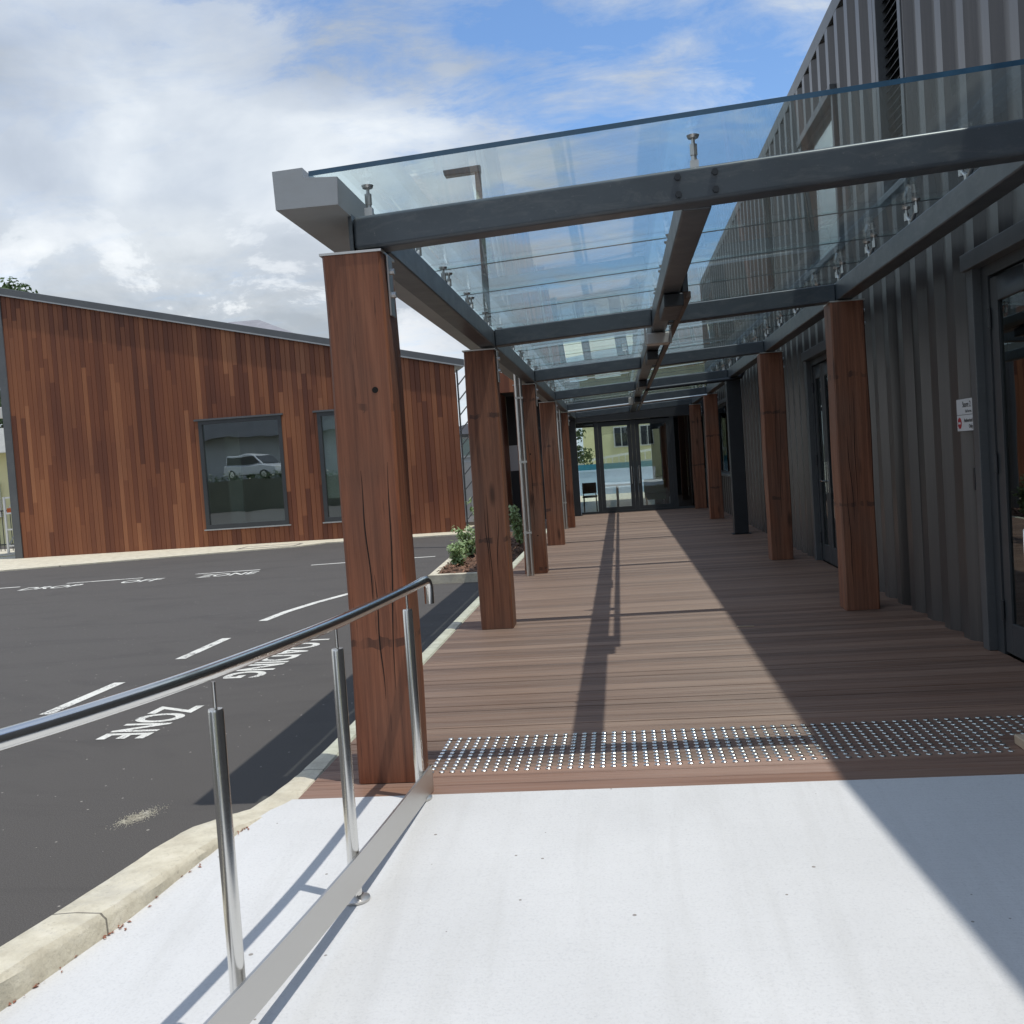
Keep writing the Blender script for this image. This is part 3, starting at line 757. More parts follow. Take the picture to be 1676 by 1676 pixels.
# wooden wedge at the right edge
b = MB(); b.prism([(5.15, .001), (5.47, .001), (5.47, .05), (5.15, .05)], 1.915, 2.03, 'x')
o = b.build('timber_block', M['wedge'], bevel=.006); o.rotation_euler = (0, 0, 0)
tag(o, 'short raw timber block lying on the studs at the right edge', 'block')
# twig on the deck
b = MB(); b.tube([(.96, 9.42, .006), (1.03, 9.40, .008), (1.11, 9.39, .006)], .004, 6)
tag(b.build('twig', M['wedge'], smooth=True), 'small pale twig lying on the shaded deck', 'twig')

# ------------------------------------------------------------------ lobby at the end of the deck
LY = 29.9
lb = thing('glazed_lobby', (.5, LY, 0), 'dark framed glass lobby entrance closing the far end of the deck', 'lobby')
b = MB()
b.box(-1.75, 2.57, LY-.02, LY+.10, 2.64, 3.25)      # head
b.build('fascia', M['frame'], lb)
b = MB(); b.box(-1.75, 2.57, LY+.12, LY+9, 3.05, 3.25); b.build('roof', M['interior'], lb)
b = MB(); b.box(-6.0, 2.57, LY+.02, LY+9, -.13, -.005); b.build('floor', M['floor'], lb)
b = MB(); b.box(2.50, 2.56, LY+.12, LY+9, 0, 3.04); b.box(1.05, 1.5, LY+3, LY+3.4, 0, 3.04); b.box(1.55, 2.49, LY+8.9, LY+8.96, 0, 3.04); b.box(-1.75, 2.49, LY+8.9, LY+8.96, 2.75, 3.04); b.build('inner_wall', M['interior'], lb)
mull = [-1.75, -1.20, -.60, .46, 1.56, 2.50]
b = MB()
for i, x in enumerate(mull):
    w = .035 if i in (0, 1, 5) else .055
    b.box(x-w, x+w, LY, LY+.08, .001, 2.639)
for x0, x1 in zip(mull[:-1], mull[1:]):
    b.box(x0+.056, x1-.056, LY+.004, LY+.076, .001, .06)
b.build('frame', M['frame'], lb)
for i, (x0, x1) in enumerate(zip(mull[:-1], mull[1:])):
    x0 += .057; x1 -= .057
    if i in (2, 3):
        b = MB(); z0, z1 = .062, 2.60; st = .11
        b.box(x0, x0+st, LY+.01, LY+.06, z0, z1); b.box(x1-st, x1, LY+.01, LY+.06, z0, z1); b.box(x0+st, x1-st, LY+.01, LY+.06, z0, z0+.1); b.box(x0+st, x1-st, LY+.01, LY+.06, z1-.12, z1)
        d = b.build('door', M['frame'], lb)
        b = MB(); b.box(x0+st, x1-st, LY+.03, LY+.042, z0+.1, z1-.12); b.build('glass', M['lobbyglass'], d)
        b = MB(); hx = x1-.05 if i == 2 else x0+.05
        b.tube([(hx, LY+.01, 1.3), (hx, LY-.05, 1.3), (hx, LY-.05, .8), (hx, LY+.01, .8)], .013, 8); b.build('handle', M['steel'], d, smooth=True)
    else:
        b = MB(); b.box(x0, x1, LY+.03, LY+.042, .062, 2.638); b.build('pane', M['clearglass'] if i < 2 else M['darkglass'], lb)

# chair and table inside the lobby
def chair(x, y, rz, label):
    o = thing('chair', (x, y, 0), label, 'chair'); o.rotation_euler = (0, 0, rz)
    b = MB(); b.box(-.22, .22, -.22, .22, .43, .49); b.build('seat', M['dark'], o, bevel=.02, loc=(0, 0, 0))
    b = MB(); b.box(-.21, .21, .19, .23, .56, .88); b.build('backrest', M['dark'], o, bevel=.015, loc=(0, 0, 0))
    for sx in (-.19, .19):
        for sy in (-.19, .2):
            b = MB(); b.tube([(sx, sy, 0), (sx*.95, sy, .43 if sy < 0 else .62)], .014, 8); b.build('leg', M['dark'], o, loc=(0, 0, 0))
chair(-.92, 31.2, PI, 'dark chair just inside the left glass panel of the lobby')
ac = thing('armchair', (1.05, 32.2, 0), 'green armchair inside the lobby behind the right door leaf', 'armchair'); ac.rotation_euler = (0, 0, PI)
b = MB(); b.box(-.32, .32, -.3, .3, .22, .42); b.build('seat', M['green'], ac, bevel=.04, loc=(0, 0, 0))
b = MB(); b.box(-.34, .34, .2, .36, .422, .85); b.build('backrest', M['green'], ac, bevel=.05, loc=(0, 0, 0))
for sx in (-.27, .27):
    for sy in (-.25, .25):
        b = MB(); b.tube([(sx, sy, 0), (sx, sy, .22)], .022, 8); b.build('leg', M['dark'], ac, loc=(0, 0, 0))
tb = thing('table', (-.1, 32.4, 0), 'pale topped table inside the lobby behind the left door leaf', 'table')
b = MB(); b.box(-.5, .5, -.4, .4, .70, .74); b.build('tabletop', M['palewall'], tb, bevel=.01, loc=(0, 0, 0))
b = MB(); b.tube([(0, 0, 0.02), (0, 0, .7)], .04, 12); b.tube([(0, 0, 0), (0, 0, .02)], .28, 20); b.build('pedestal', M['dark'], tb, smooth=True, loc=(0, 0, 0))

# what shows through the lobby: a sunny court with a cream building behind
sheet('court', [(-14, 38.95), (14, 38.95), (14, 75), (-14, 75)], -.02, M['kerb'], .1, 'pale sunny paved court seen through the lobby glass', 'paving')
fc = thing('cream_block', (2, 58, 0), 'sunlit cream building with white framed windows seen through the lobby doors', 'building')
b = MB(); b.box(-1.9, 9, 58, 66, -.1, 6.5); b.build('wall', M['cream'], fc)
b = MB(); b.box(-2.3, 9.4, 57.6, 66.4, 6.5, 6.8); b.build('roof', M['rooftile'], fc)
for x in (-.20, 1.25, 3.0):
    b = MB(); b.box(x, x+.86, 57.9, 57.99, 2.1, 3.25); w = b.build('window', M['white'], fc)
    b = MB(); b.box(x+.06, x+.40, 57.88, 57.895, 2.16, 3.19); b.box(x+.46, x+.80, 57.88, 57.895, 2.16, 3.19); b.build('pane', M['dark'], w)
rl = thing('white_balustrade', (1, 56, 0), 'white sloping balustrade in front of the cream building beyond the lobby', 'balustrade')
b = MB()
b.hexa([(-1.5, 56, 1.45), (3.2, 56, 1.95), (3.2, 56.06, 1.95), (-1.5, 56.06, 1.45), (-1.5, 56, 1.57), (3.2, 56, 2.07), (3.2, 56.06, 2.07), (-1.5, 56.06, 1.57)]); b.build('handrail', M['white'], rl)
b = MB(); b.hexa([(-1.5, 56, .0), (3.2, 56, .0), (3.2, 56.05, .0), (-1.5, 56.05, .0), (-1.5, 56, 1.1), (3.2, 56, 1.5), (3.2, 56.05, 1.5), (-1.5, 56.05, 1.1)]); b.build('panel', M['palewall'], rl)
for k in range(14):
    x = -1.4+k*.35; b = MB(); z = 1.1+(x+1.5)*.085; b.box(x, x+.04, 56, 56.04, z+.0, z+.36+(x+1.5)*.02); b.build('baluster', M['white'], rl)
b = MB(); b.box(-2.4, 2.6, 46, 46.3, -.02, 1.0); b.box(-2.4, 2.6, 45.97, 46.33, 1.0, 1.08)
tag(b.build('blue_wall', simple('pale_blue_paint', (.42, .56, .72), .6, 0, .08, 2)), 'low pale blue wall in the court beyond the lobby doors', 'wall')
b = MB(); b.box(-2.5, 3.0, 48.5, 48.8, -.02, 1.32)
tag(b.build('teal_wall', simple('teal_paint', (.03, .20, .28), .6, 0, .2, 2)), 'dark teal wall behind the pale blue one, seen through the lobby', 'wall')

# ------------------------------------------------------------------ entrance porch left of the lobby
ep = thing('entrance_porch', (-2.4, 27.6, 0), 'dark recessed porch with a reddish timber fascia behind the kerb side posts', 'porch')
b = MB(); b.box(-3.10, -1.72, 27.0, 27.15, 3.46, 3.98); b.build('fascia', M['clad'], ep)
b = MB(); b.box(-3.10, -2.99, 27.0, 29.8, AZ, 3.455); b.build('side_wall', M['clad'], ep)
b = MB(); b.box(-2.98, -1.72, 28.6, 28.66, 0, 3.455); b.build('back_wall', M['interior'], ep)
b = MB(); b.box(-3.2, -1.68, 27.16, 29.8, 3.47, 3.9); b.build('roof', M['interior'], ep)
b = MB(); b.box(-2.98, -1.72, 26.9, 29.8, AZ, -.01); b.build('floor', M['floor'], ep)
b = MB(); b.box(-2.70, -2.66, 28.52, 28.58, 0, 3.4); b.box(-2.70, -1.74, 28.52, 28.58, 2.5, 2.56); b.build('door_frame', M['frame'], ep)
b = MB(); b.box(-2.98, -2.72, 28.585, 28.597, 1.4, 2.1)
tag(b.build('notice', M['signwhite']), 'plain pale notice on the dark porch wall between two posts', 'notice')

# ------------------------------------------------------------------ timber clad building on the left
BY = 27.5
tbd = thing('timber_building', (-10.5, BY, AZ), 'single storey timber clad building with a sloping roof across the car park', 'building')
def rz(x): return 4.29+(-4.08-x)*.2305
prof = []; x = -16.75
bw = .135
x = math.floor(-16.75/bw)*bw
while x < -4.22:
    prof += [(x, 0.012), (x+.010, 0), (x+bw-.010, 0), (x+bw, .012)]
    x += bw
prof = [(a, d) for a, d in prof if -16.78 < a < -4.18]
opens = [(-11.36, -9.02, .37, 3.34), (-8.02, -7.30, .37, 3.34)]
b = MB(); panel_wall(b, prof, AZ, rz, opens, lambda a, o, z: (a, BY+o, z)); b.build('wall', M['clad'], tbd)
b = MB(); b.prism([(-4.20, BY+.014), (-4.17, BY+.014), (-4.95, 31.0), (-4.98, 31.0)], AZ, 4.1, 'z'); b.build('side_wall', M['clad'], tbd)
b = MB(); b.prism([(-16.98, AZ), (-16.76, AZ), (-16.76, rz(-16.76)), (-16.98, rz(-16.98))], BY-.03, 31, 'y'); b.build('corner_trim', M['trim'], tbd)
b = MB(); b.box(-16.7, -5.0, 30.9, 30.96, AZ, 4.05); b.build('wall', M['palewall'], tbd)
b = MB(); b.box(-16.7, -5.0, BY+.1, 30.85, AZ, .0); b.build('floor', M['floor'], tbd)
rp = [(-17.15, rz(-17.15)+.005), (-3.9, rz(-3.9)+.005), (-3.9, rz(-3.9)+.2), (-17.15, rz(-17.15)+.22)]
b = MB(); b.prism(rp, BY-.09, 31.3, 'y')
for i, v in enumerate(b.v):
    if v[1] > 31 and v[0] > -5: b.v[i] = (v[0]-.85, v[1], v[2]+.2)
b.build('roof', M['trim'], tbd, bevel=.01)
b = MB(); b.prism([(-17.15, rz(-17.15)+.0), (-3.9, rz(-3.9)+.0), (-3.9, rz(-3.9)+.035), (-17.15, rz(-17.15)+.035)], BY-.097, BY-.092, 'y'); b.build('drip_edge', M['gutter'], tbd)
for i, (x0, x1, z0, z1) in enumerate(opens):
    b = MB(); b.box(x0, x0+.10, BY-.03, BY+.12, z0, z1); b.box(x1-.10, x1, BY-.03, BY+.12, z0, z1); b.box(x0+.10, x1-.10, BY-.03, BY+.12, z0, z0+.12); b.box(x0+.10, x1-.10, BY-.03, BY+.12, z1-.10, z1)
    w = b.build('window', M['frame'], tbd)
    b = MB(); b.box(x0+.1, x1-.1, BY+.03, BY+.045, z0+.12, z1-.1); b.build('pane', M['winglass'], w)
    b = MB(); b.box(x0-.05, x1+.05, BY-.06, BY+.02, z0-.035, z0-.002); b.build('sill', M['gutter'], w)
    b = MB(); b.box(x0-.10, x1+.06, BY-.07, BY+.02, z1+.002, z1+.05); b.build('head', M['trim'], w)
    if i == 1:
        b = MB(); b.box(x0+.11, x1-.11, BY+.10, BY+.105, 1.0, z1-.11); bl = b.build('blind', M['blind'], w)
# a few pieces inside the large window
b = MB(); b.box(-11.1, -10.7, BY+1.2, BY+1.26, 0.01, 3.0); tag(b.build('partition_panel', M['palewall']), 'pale partition panel inside the large window of the timber building', 'panel')
dk = thing('desk', (-10.0, BY+1.9, 0), 'grey desk inside the large window of the timber building', 'desk')
b = MB(); b.box(-.7, .7, -.35, .35, .72, .76); b.build('desktop', M['palewall'], dk, loc=(0, 0, 0))
b = MB(); b.box(-.68, .68, -.33, -.30, .1, .71); b.build('front_panel', M['greyrender'], dk, loc=(0, 0, 0))
for sx in (-.66, .66):
    b = MB(); b.box(sx-.02, sx+.02, -.29, .33, 0.001, .715); b.build('leg', M['frame'], dk, loc=(0, 0, 0))

# louvre blades on the end wall of the timber building
lv = thing('sun_louvres', (-4.15, 27.4, AZ), 'column of tilted grey louvre blades on the end of the timber building', 'louvre screen')
b = MB(); b.box(-4.155, -4.115, 27.52, 27.58, AZ, 4.2); b.build('upright', M['frame'], lv)
for k in range(10):
    z = .15+k*.40; xa, za, xb, zb = -4.15, z, -3.70, z+.50
    b = MB(); b.hexa([(xa, 27.5, za), (xb, 27.5, zb), (xb, 27.62, zb), (xa, 27.62, za), (xa-.012, 27.5, za+.012), (xb-.012, 27.5, zb+.012), (xb-.012, 27.62, zb+.012), (xa-.012, 27.62, za+.012)])
    b.build('blade', M['trim'], lv)

# ------------------------------------------------------------------ background buildings and walls
hs = thing('hip_roof_house', (-11, 44, 0), 'building with a low grey hipped roof showing above the timber building', 'house')
b = MB(); b.box(-18, -10.2, 41, 52, -.2, 6.0); b.build('wall', M['paleclad'], hs)
b = MB()
e = [(-18.8, 40.2, 6.0), (-9.5, 40.2, 6.0), (-9.5, 53, 6.0), (-18.8, 53, 6.0)]; r_ = [(-17.0, 45.5, 8.8), (-15.6, 45.5, 8.8)]
b.quad([e[0], e[1], r_[1], r_[0]]); b.quad([e[1], e[2], r_[1]]); b.quad([e[2], e[3], r_[0], r_[1]]); b.quad([e[3], e[0], r_[0]]); b.quad(e)
b.build('roof', M['rooftile'], hs)
wl = thing('rendered_house', (-4.6, 38, 0), 'pale grey house wall glimpsed between the louvre blades', 'house')
b = MB(); b.box(-6.3, -3.3, 38, 44, -.2, 2.8); b.build('wall', M['paleclad'], wl)
b = MB(); b.prism([(-6.5, 2.8), (-3.1, 2.8), (-3.1, 2.92), (-4.8, 3.3), (-6.5, 2.92)], 37.7, 44.2, 'y'); b.build('roof', M['rooftile'], wl)
b = MB(); b.box(-5.75, -5.1, 37.93, 37.99, 1.95, 2.7); w = b.build('window', M['white'], wl)
b = MB(); b.box(-5.68, -5.17, 37.90, 37.925, 2.02, 2.63); b.build('pane', M['winglass'], w)
b = MB(); b.box(-6.2, -3.15, 33.6, 33.85, AZ-.05, 1.75)
tag(b.build('retaining_wall', M['greyrender']), 'smooth grey low wall behind the louvre blades', 'wall')

# far left: yellowish building with a white flat roof, fence, ladder
yb = thing('cream_annexe', (-24, 38, 0), 'cream annexe with a deep white roof edge at the far left', 'building')
b = MB(); b.box(-32, -20.4, 37, 46, -.2, 3.3); b.build('wall', M['cream'], yb)
b = MB(); b.box(-32.5, -19.9, 36.4, 46.5, 3.3, 4.2); b.build('roof', M['white'], yb)
b = MB(); b.box(-24.6, -23.2, 36.85, 36.99, .9, 2.2); b.build('window', M['white'], yb)
fe = thing('fence', (-19.3, 31.8, 0), 'dark rail fence behind the aluminium platform ladder', 'fence')
b = MB()
for k in range(14): b.tube([(-20.4+k*.14, 31.8, AZ+.001), (-20.4+k*.14, 31.8, 1.2)], .012, 6)
b.build('bars', M['dark'], fe)
for z in (.1, 1.2):
    b = MB(); b.box(-20.5, -18.5, 31.78, 31.82, z-.02, z+.02); b.build('rail', M['dark'], fe)
b = MB(); b.box(-19.05, -18.98, 29.0, 29.07, AZ, 2.6); tag(b.build('bollard', M['dark']), 'thin black post at the far left edge near the ladder', 'post')
ld = thing('platform_ladder', (-18.5, 30.4, AZ+.03), 'white aluminium platform ladder with orange straps left of the timber building', 'ladder')
for sx in (-.33, .33):
    b = MB(); b.box(sx-.03, sx+.03, -.28, -.23, 0, 1.75); b.box(sx-.03, sx+.03, .23, .28, 0, 1.75); b.build('upright', M['alu'], ld, loc=(0, 0, 0))
b = MB()
for z in (.22, .72, 1.22, 1.70):
    b.box(-.295, .295, -.275, -.235, z, z+.05)
b.tube([(-.3, -.25, .25), (0, -.25, .72)], .02, 6); b.tube([(.3, -.25, .25), (0, -.25, .72)], .02, 6); b.tube([(-.3, -.25, 1.25), (0, -.25, 1.7)], .02, 6); b.tube([(.3, -.25, 1.25), (0, -.25, 1.7)], .02, 6)
b.build('brace', M['alu'], ld, loc=(0, 0, 0))
b = MB(); b.box(-.25, .25, -.285, -.276, 1.27, 1.40); b.build('strap', M['orange'], ld, loc=(0, 0, 0))
cc = thing('security_light', (-18.6, 30.0, 4.2), 'white security light on an arm at the left corner of the timber building', 'light')
b = MB(); b.box(-.02, .30, -.10, .10, -.17, .17); b.build('housing', M['plastic'], cc, bevel=.02, loc=(0, 0, 0))
b = MB(); b.tube([(-.02, 0, 0), (-.6, 0, .02)], .05, 10); b.build('arm', M['plastic'], cc, smooth=True, loc=(0, 0, 0))
b = MB(); b.tube([(-19.22, 30.02, AZ), (-19.22, 30.02, 4.4)], .06, 10); tag(b.build('light_pole', M['lamp'], smooth=True), 'grey pole holding the white security light just outside the left edge', 'pole')
b = MB(); b.quad([(-19.6, 28.6, AZ+.036), (-17.4, 29.0, AZ+.036), (-17.4, 29.15, AZ+.036), (-19.6, 28.75, AZ+.036)]); 
tag(b.build('yellow_line', M['yellow']), 'yellow painted line on the paving at the far left', 'road marking')

# ------------------------------------------------------------------ street lamp
sl = thing('street_lamp', (-2.56, 22, -.1), 'dark street lamp with a flat head seen through the canopy glass', 'street lamp')
b = MB(); b.tube([(0, 0, 0), (0, 0, 7.98)], [.085, .065], 14); b.build('pole', M['lamp'], sl, smooth=True, loc=(0, 0, 0))
b = MB(); b.hexa([(-.70, -.14, 7.82), (.07, -.09, 7.84), (.07, .09, 7.84), (-.70, .14, 7.82), (-.72, -.14, 7.93), (.07, -.09, 7.99), (.07, .09, 7.99), (-.72, .14, 7.93)]); b.build('lamp_head', M['lamp'], sl, bevel=.015, loc=(0, 0, 0))
b = MB(); b.tube([(0, 0, 0), (0, 0, .03)], .17, 16); b.build('base_plate', M['galv'], sl, smooth=True, loc=(0, 0, 0))

# ------------------------------------------------------------------ planting bed
pk = [(-2.99, 15.6), (-1.86, 15.45), (-1.86, 24.5), (-3.5, 24.5)]
b = MB()
def kb(p, q, w=.12, z=.0):
    p, q = Vector((*p, 0)), Vector((*q, 0)); d = (q-p).normalized(); n = Vector((-d.y, d.x, 0))*w
    b.hexa([(*p.xy, AZ-.02), (*q.xy, AZ-.02), (*(q+n).xy, AZ-.02), (*(p+n).xy, AZ-.02), (*p.xy, z), (*q.xy, z), (*(q+n).xy, z), (*(p+n).xy, z)])
kb((-2.99, 15.5), (-1.845, 15.4)); kb((-2.875, 15.62), (-3.35, 24.5), -.12 if False else .115, -.003)
struct(b.build('bed_kerb', M['kerb'], bevel=.012), 'cream kerb round the planting bed', 'kerb')
b = MB(); N = 26
for i in range(N):
    for j in range(8):
        def P(i, j):
            y = 15.52+i*(24.4-15.52)/N; xl = -2.88-(y-15.5)*.05; xr = -1.845
            x = xl+(xr-xl)*j/8; h = 0 if (i in (0, N) or j in (0, 8)) else .05+.05*math.sin(i*2.1+j*1.7)
            return (x, y, -.055+h)
        b.quad([P(i, j), P(i+1, j), P(i+1, j+1), P(i, j+1)])
struct(b.build('bed_soil', M['mulch'], smooth=True), 'brown bark covered soil of the planting bed', 'ground')
b = MB(); rr = random.Random(3)
for _ in range(1500):
    y = rr.uniform(15.56, 22); xl = -2.86-(y-15.5)*.05; x = rr.uniform(xl, -1.87); z = rr.uniform(-.03, .05); a = rr.uniform(0, PI); l, w = rr.uniform(.02, .06), rr.uniform(.008, .02); t = rr.uniform(-.5, .5)
    c, s_ = math.cos(a), math.sin(a)
    p = lambda u, v: (x+u*c-v*s_, y+u*s_+v*c, z+u*t)
    b.quad([p(-l, -w), p(l, -w), p(l, w), p(-l, w)])
tag(b.build('bark_chips', M['mulch2']), 'loose reddish bark chips in the planting bed', 'bark chips', None, 'stuff')

def foliage(b, c, rad, n, size, rnd, up=.4, shape=None):
    for _ in range(n):
        while True:
            d = Vector((rnd.uniform(-1, 1), rnd.uniform(-1, 1), rnd.uniform(-1, 1)))
            if .05 < d.length < 1: break
        p = Vector(c)+Vector((d.x*rad[0], d.y*rad[1], d.z*rad[2]))
        nrm = (d.normalized()*.6+Vector((rnd.uniform(-1, 1), rnd.uniform(-1, 1), rnd.uniform(-.3, 1)+up))).normalized()
        t = nrm.cross(Vector((rnd.uniform(-1, 1), rnd.uniform(-1, 1), rnd.uniform(-1, 1)))).normalized(); u = nrm.cross(t)
        s = size*rnd.uniform(.6, 1.3)
        b.quad([p-t*s, p+u*s*.42-t*s*.1, p+t*s, p-u*s*.42-t*s*.1])
def shrub(x, y, h, w, label, seed, cat='shrub'):
    rnd = random.Random(seed); o = thing('shrub', (x, y, -.06), label, cat, 'young shrubs in the planting bed')
    b = MB(); f = MB()
    for k in range(11):
        a = rnd.uniform(0, 2*PI); r = w*rnd.uniform(.2, 1); hh = h*rnd.uniform(.6, 1)
        tip = (r*math.cos(a), r*math.sin(a), hh); mid = (tip[0]*.4, tip[1]*.4, hh*.55)
        b.tube([(0, 0, 0), mid, tip], [.009, .006, .003], 5)
        for q in range(6):
            t = .35+.65*q/5; c = (tip[0]*t**1.5, tip[1]*t**1.5, hh*t)
            foliage(f, c, (.085, .085, .08), 11, .042, rnd)
    b.build('stem', M['bark'], o, loc=(0, 0, 0)); f.build('foliage', M['leaf'], o, loc=(0, 0, 0))
shrub(-2.72, 16.7, .42, .24, 'small low pale green shrub nearest the front corner of the planting bed', 1)
shrub(-2.74, 18.2, .60, .26, 'bushy pale green shrub in the middle of the bed behind the low one', 2)
shrub(-2.66, 19.9, 1.0, .30, 'tallest light green shrub in the bed, in front of the timber wall', 3)
shrub(-2.35, 18.9, .75, .25, 'green shrub partly hidden behind the left edge of the second post', 4)
shrub(-2.00, 20.0, .85, .16, 'thin shrub showing between the second post and the silver downpipe', 5)
shrub(-3.6, 32.4, 1.9, .5, 'yellow green bush seen between the louvre blades', 9)

# ------------------------------------------------------------------ trees
def tree(x, y, h, cr, label, seed, n=5200, size=.16):
    rnd = random.Random(seed); o = thing('tree', (x, y, -.15), label, 'tree', 'background trees')
    b = MB(); b.tube([(0, 0, 0), (.1, 0, h*.3), (0, .1, h*.6), (.05, 0, h*.9)], [.28, .2, .13, .04], 10)
    cl = []
    for k in range(26):
        a = rnd.uniform(0, 2*PI); z = h*rnd.uniform(.32, .95); r = cr*rnd.uniform(.25, .85)*(1.15-abs(z/h-.6))
        c = Vector((r*math.cos(a), r*math.sin(a), z)); cl.append(c)
        b.tube([(0, 0, z*.7), tuple(c*.6+Vector((0, 0, z*.34))), tuple(c)], [.08, .05, .02], 6)
    b.build('trunk', M['bark'], o, smooth=True, loc=(0, 0, 0))
    f = MB()
    for c in cl: foliage(f, c, (cr*.36, cr*.36, cr*.27), n//26, size, rnd)
    f.build('crown', M['leafdark'], o, loc=(0, 0, 0))
tree(-2.6, 52, 5.2, 1.5, 'green tree in the court seen through the left lobby pane', 31, 2200, .12)
tree(-27.4, 43, 11.2, 2.6, 'leafy green tree rising above the roof at the far left', 11)
tree(-29.0, 50, 8.5, 3.2, 'dark green tree behind the white roof at the far left', 12)

# ------------------------------------------------------------------ road markings
RZm = AZ+.004
def dash(pts, w, label, group='white dashes on the car park'):
    b = MB(); P = [Vector((*p, 0)) for p in pts]; L = []
    for i, p in enumerate(P):
        d = (P[min(i+1, len(P)-1)]-P[max(i-1, 0)]).normalized(); n = Vector((-d.y, d.x, 0))*w/2
        L.append((p+n, p-n))
    for (a, c), (a2, c2) in zip(L[:-1], L[1:]):
        b.quad([(a.x, a.y, RZm), (c.x, c.y, RZm), (c2.x, c2.y, RZm), (a2.x, a2.y, RZm)])
    tag(b.build('painted_dash', M['road']), label, 'road marking', group)
dash([(-4.66, 7.75), (-4.62, 8.92)], .11, 'white dash on asphalt nearest the handrail, left of the word ZONE')
dash([(-4.52, 10.0), (-4.50, 11.2)], .11, 'straight white dash on asphalt in the middle of the row, left of LOADING')
dash([(-4.52, 12.45), (-4.46, 13.2), (-4.30, 14.0), (-4.05, 14.85), (-3.75, 15.5)], .12, 'curved white dash leading behind the front timber post')
dash([(-13.6, 18.72), (-11.72, 19.03)], .11, 'white dash at the left edge of the photo before the word DROP')
dash([(-10.85, 19.2), (-9.4, 19.42)], .11, 'white dash above the gap between DROP and OFF')
dash([(-8.38, 19.56), (-7.12, 19.70)], .11, 'white dash just above the far word ZONE')
dash([(-6.2, 20.05), (-4.9, 20.25)], .11, 'white dash right of the far word ZONE, left of the front post')
dash([(-4.6, 20.3), (-3.75, 20.38)], .11, 'white dash between the front post and the green shrubs')
def word(s, size, x, y, ang, sx, label, sy=1.0):
    mwx = Matrix.Translation((x, y, RZm)) @ Matrix.Rotation(ang, 4, 'Z') @ Matrix.Diagonal((sx, sy, 1, 1))
    o = text_mesh('painted_word', s, size, M['road'], mwx, None, 'LEFT', 0, size*(.026 if size < .6 else .017)); o.data.transform(Matrix.Diagonal((sx, sy, 1, 1)))
    o.matrix_world = Matrix.Translation((x, y, RZm)) @ Matrix.Rotation(ang, 4, 'Z')
    # keep the paint from being a single bare sheet: fatten strokes a little
    tag(o, label, 'road marking', 'white words on the car park')
    return o
a = math.radians(-93.0)
word('LOADING', .50, -3.54, 10.83, a, .88, 'white painted word LOADING on the asphalt beside the deck')
word('ZONE', .50, -3.72, 7.84, a, .70, 'white painted word ZONE on the asphalt near the handrail')
a = math.radians(6.5)
word('DROP', .80, -11.35, 18.28, a, .52, 'white painted word DROP on the far side of the car park', .85)
word('OFF', .80, -9.50, 18.56, a, .54, 'white painted word OFF in the middle of the far lettering', .85)
word('ZONE', .80, -8.05, 18.78, a, .50, 'white painted word ZONE on the far side of the car park', .85)
# worn pale scuff on asphalt
b = MB(); rr = random.Random(5)
for _ in range(700):
    g1, g2 = rr.gauss(0, 1), rr.gauss(0, 1); x, y = -2.66+g1*.04+g2*.02, 5.2+g2*.075; s = rr.uniform(.0015, .006)/(1+.3*(g1*g1+g2*g2))
    b.box(x-s, x+s, y-s*.5, y+s*.5, AZ, AZ+.003)
tag(b.build('mortar_spill', M['kerb']), 'pale dried mortar spill on the asphalt near the flared kerb', 'mortar spill', None, 'stuff')
b = MB()
for (cy, n, sp) in ((3.28, 30, .05), (3.5, 8, .07), (3.66, 22, .06), (3.95, 10, .06), (4.2, 5, .04), (4.62, 9, .03)):
    for _ in range(n):
        yy = rr.gauss(cy, sp)
        xx = (-2.03-(3.7-yy)*.28 if yy < 3.7 else -2.03+(yy-3.7)*.19)+abs(rr.gauss(0, .018))-.005; q = rr.uniform(.004, .013); an = rr.uniform(0, 3)
        z = path_z(yy)+.002; c, s_ = math.cos(an)*q, math.sin(an)*q
        b.quad([(xx-c, yy-s_, z), (xx+s_*.5, yy-c*.5, z+rr.uniform(.002, .008)), (xx+c, yy+s_, z+.002), (xx-s_*.5, yy+c*.5, z+rr.uniform(.002, .01))])
tag(b.build('dry_leaves', M['rust']), 'reddish dry leaf scraps swept against the foot of the flared kerb', 'dry leaves', None, 'stuff')

# ------------------------------------------------------------------ behind the camera: only seen mirrored in the glass
cbx = thing('cream_building', (4, -26, 0), 'cream two storey building with white framed windows mirrored in the lobby doors', 'building')
b = MB(); b.box(-1.6, 14, -34, -25, -.2, 7.5); b.build('wall', M['cream'], cbx)
b = MB(); b.box(-2.2, 14.5, -34.5, -24.4, 7.5, 7.8); b.build('roof', M['rooftile'], cbx)
for x in (-.25, 1.75, 4.0, 6.2):
    b = MB(); b.box(x, x+1.15, -25.06+.07, -24.9, 2.4, 3.8); w = b.build('window', M['white'], cbx)
    b = MB()
    for k in (0, 1): b.box(x+.06+k*.53, x+.56+k*.53, -24.895, -24.88, 2.46, 3.74)
    b.build('pane', M['darkglass'], w)
b = MB(); b.box(-6, 2.5, -13.2, -13.0, -.14, .72); tag(b.build('low_wall', M['white']), 'low white wall behind the ramp, mirrored in the lobby doors', 'wall')
tree(-4.5, -22, 7, 2.4, 'green tree beside the cream building, mirrored in lobby glass', 21, 3000, .2)
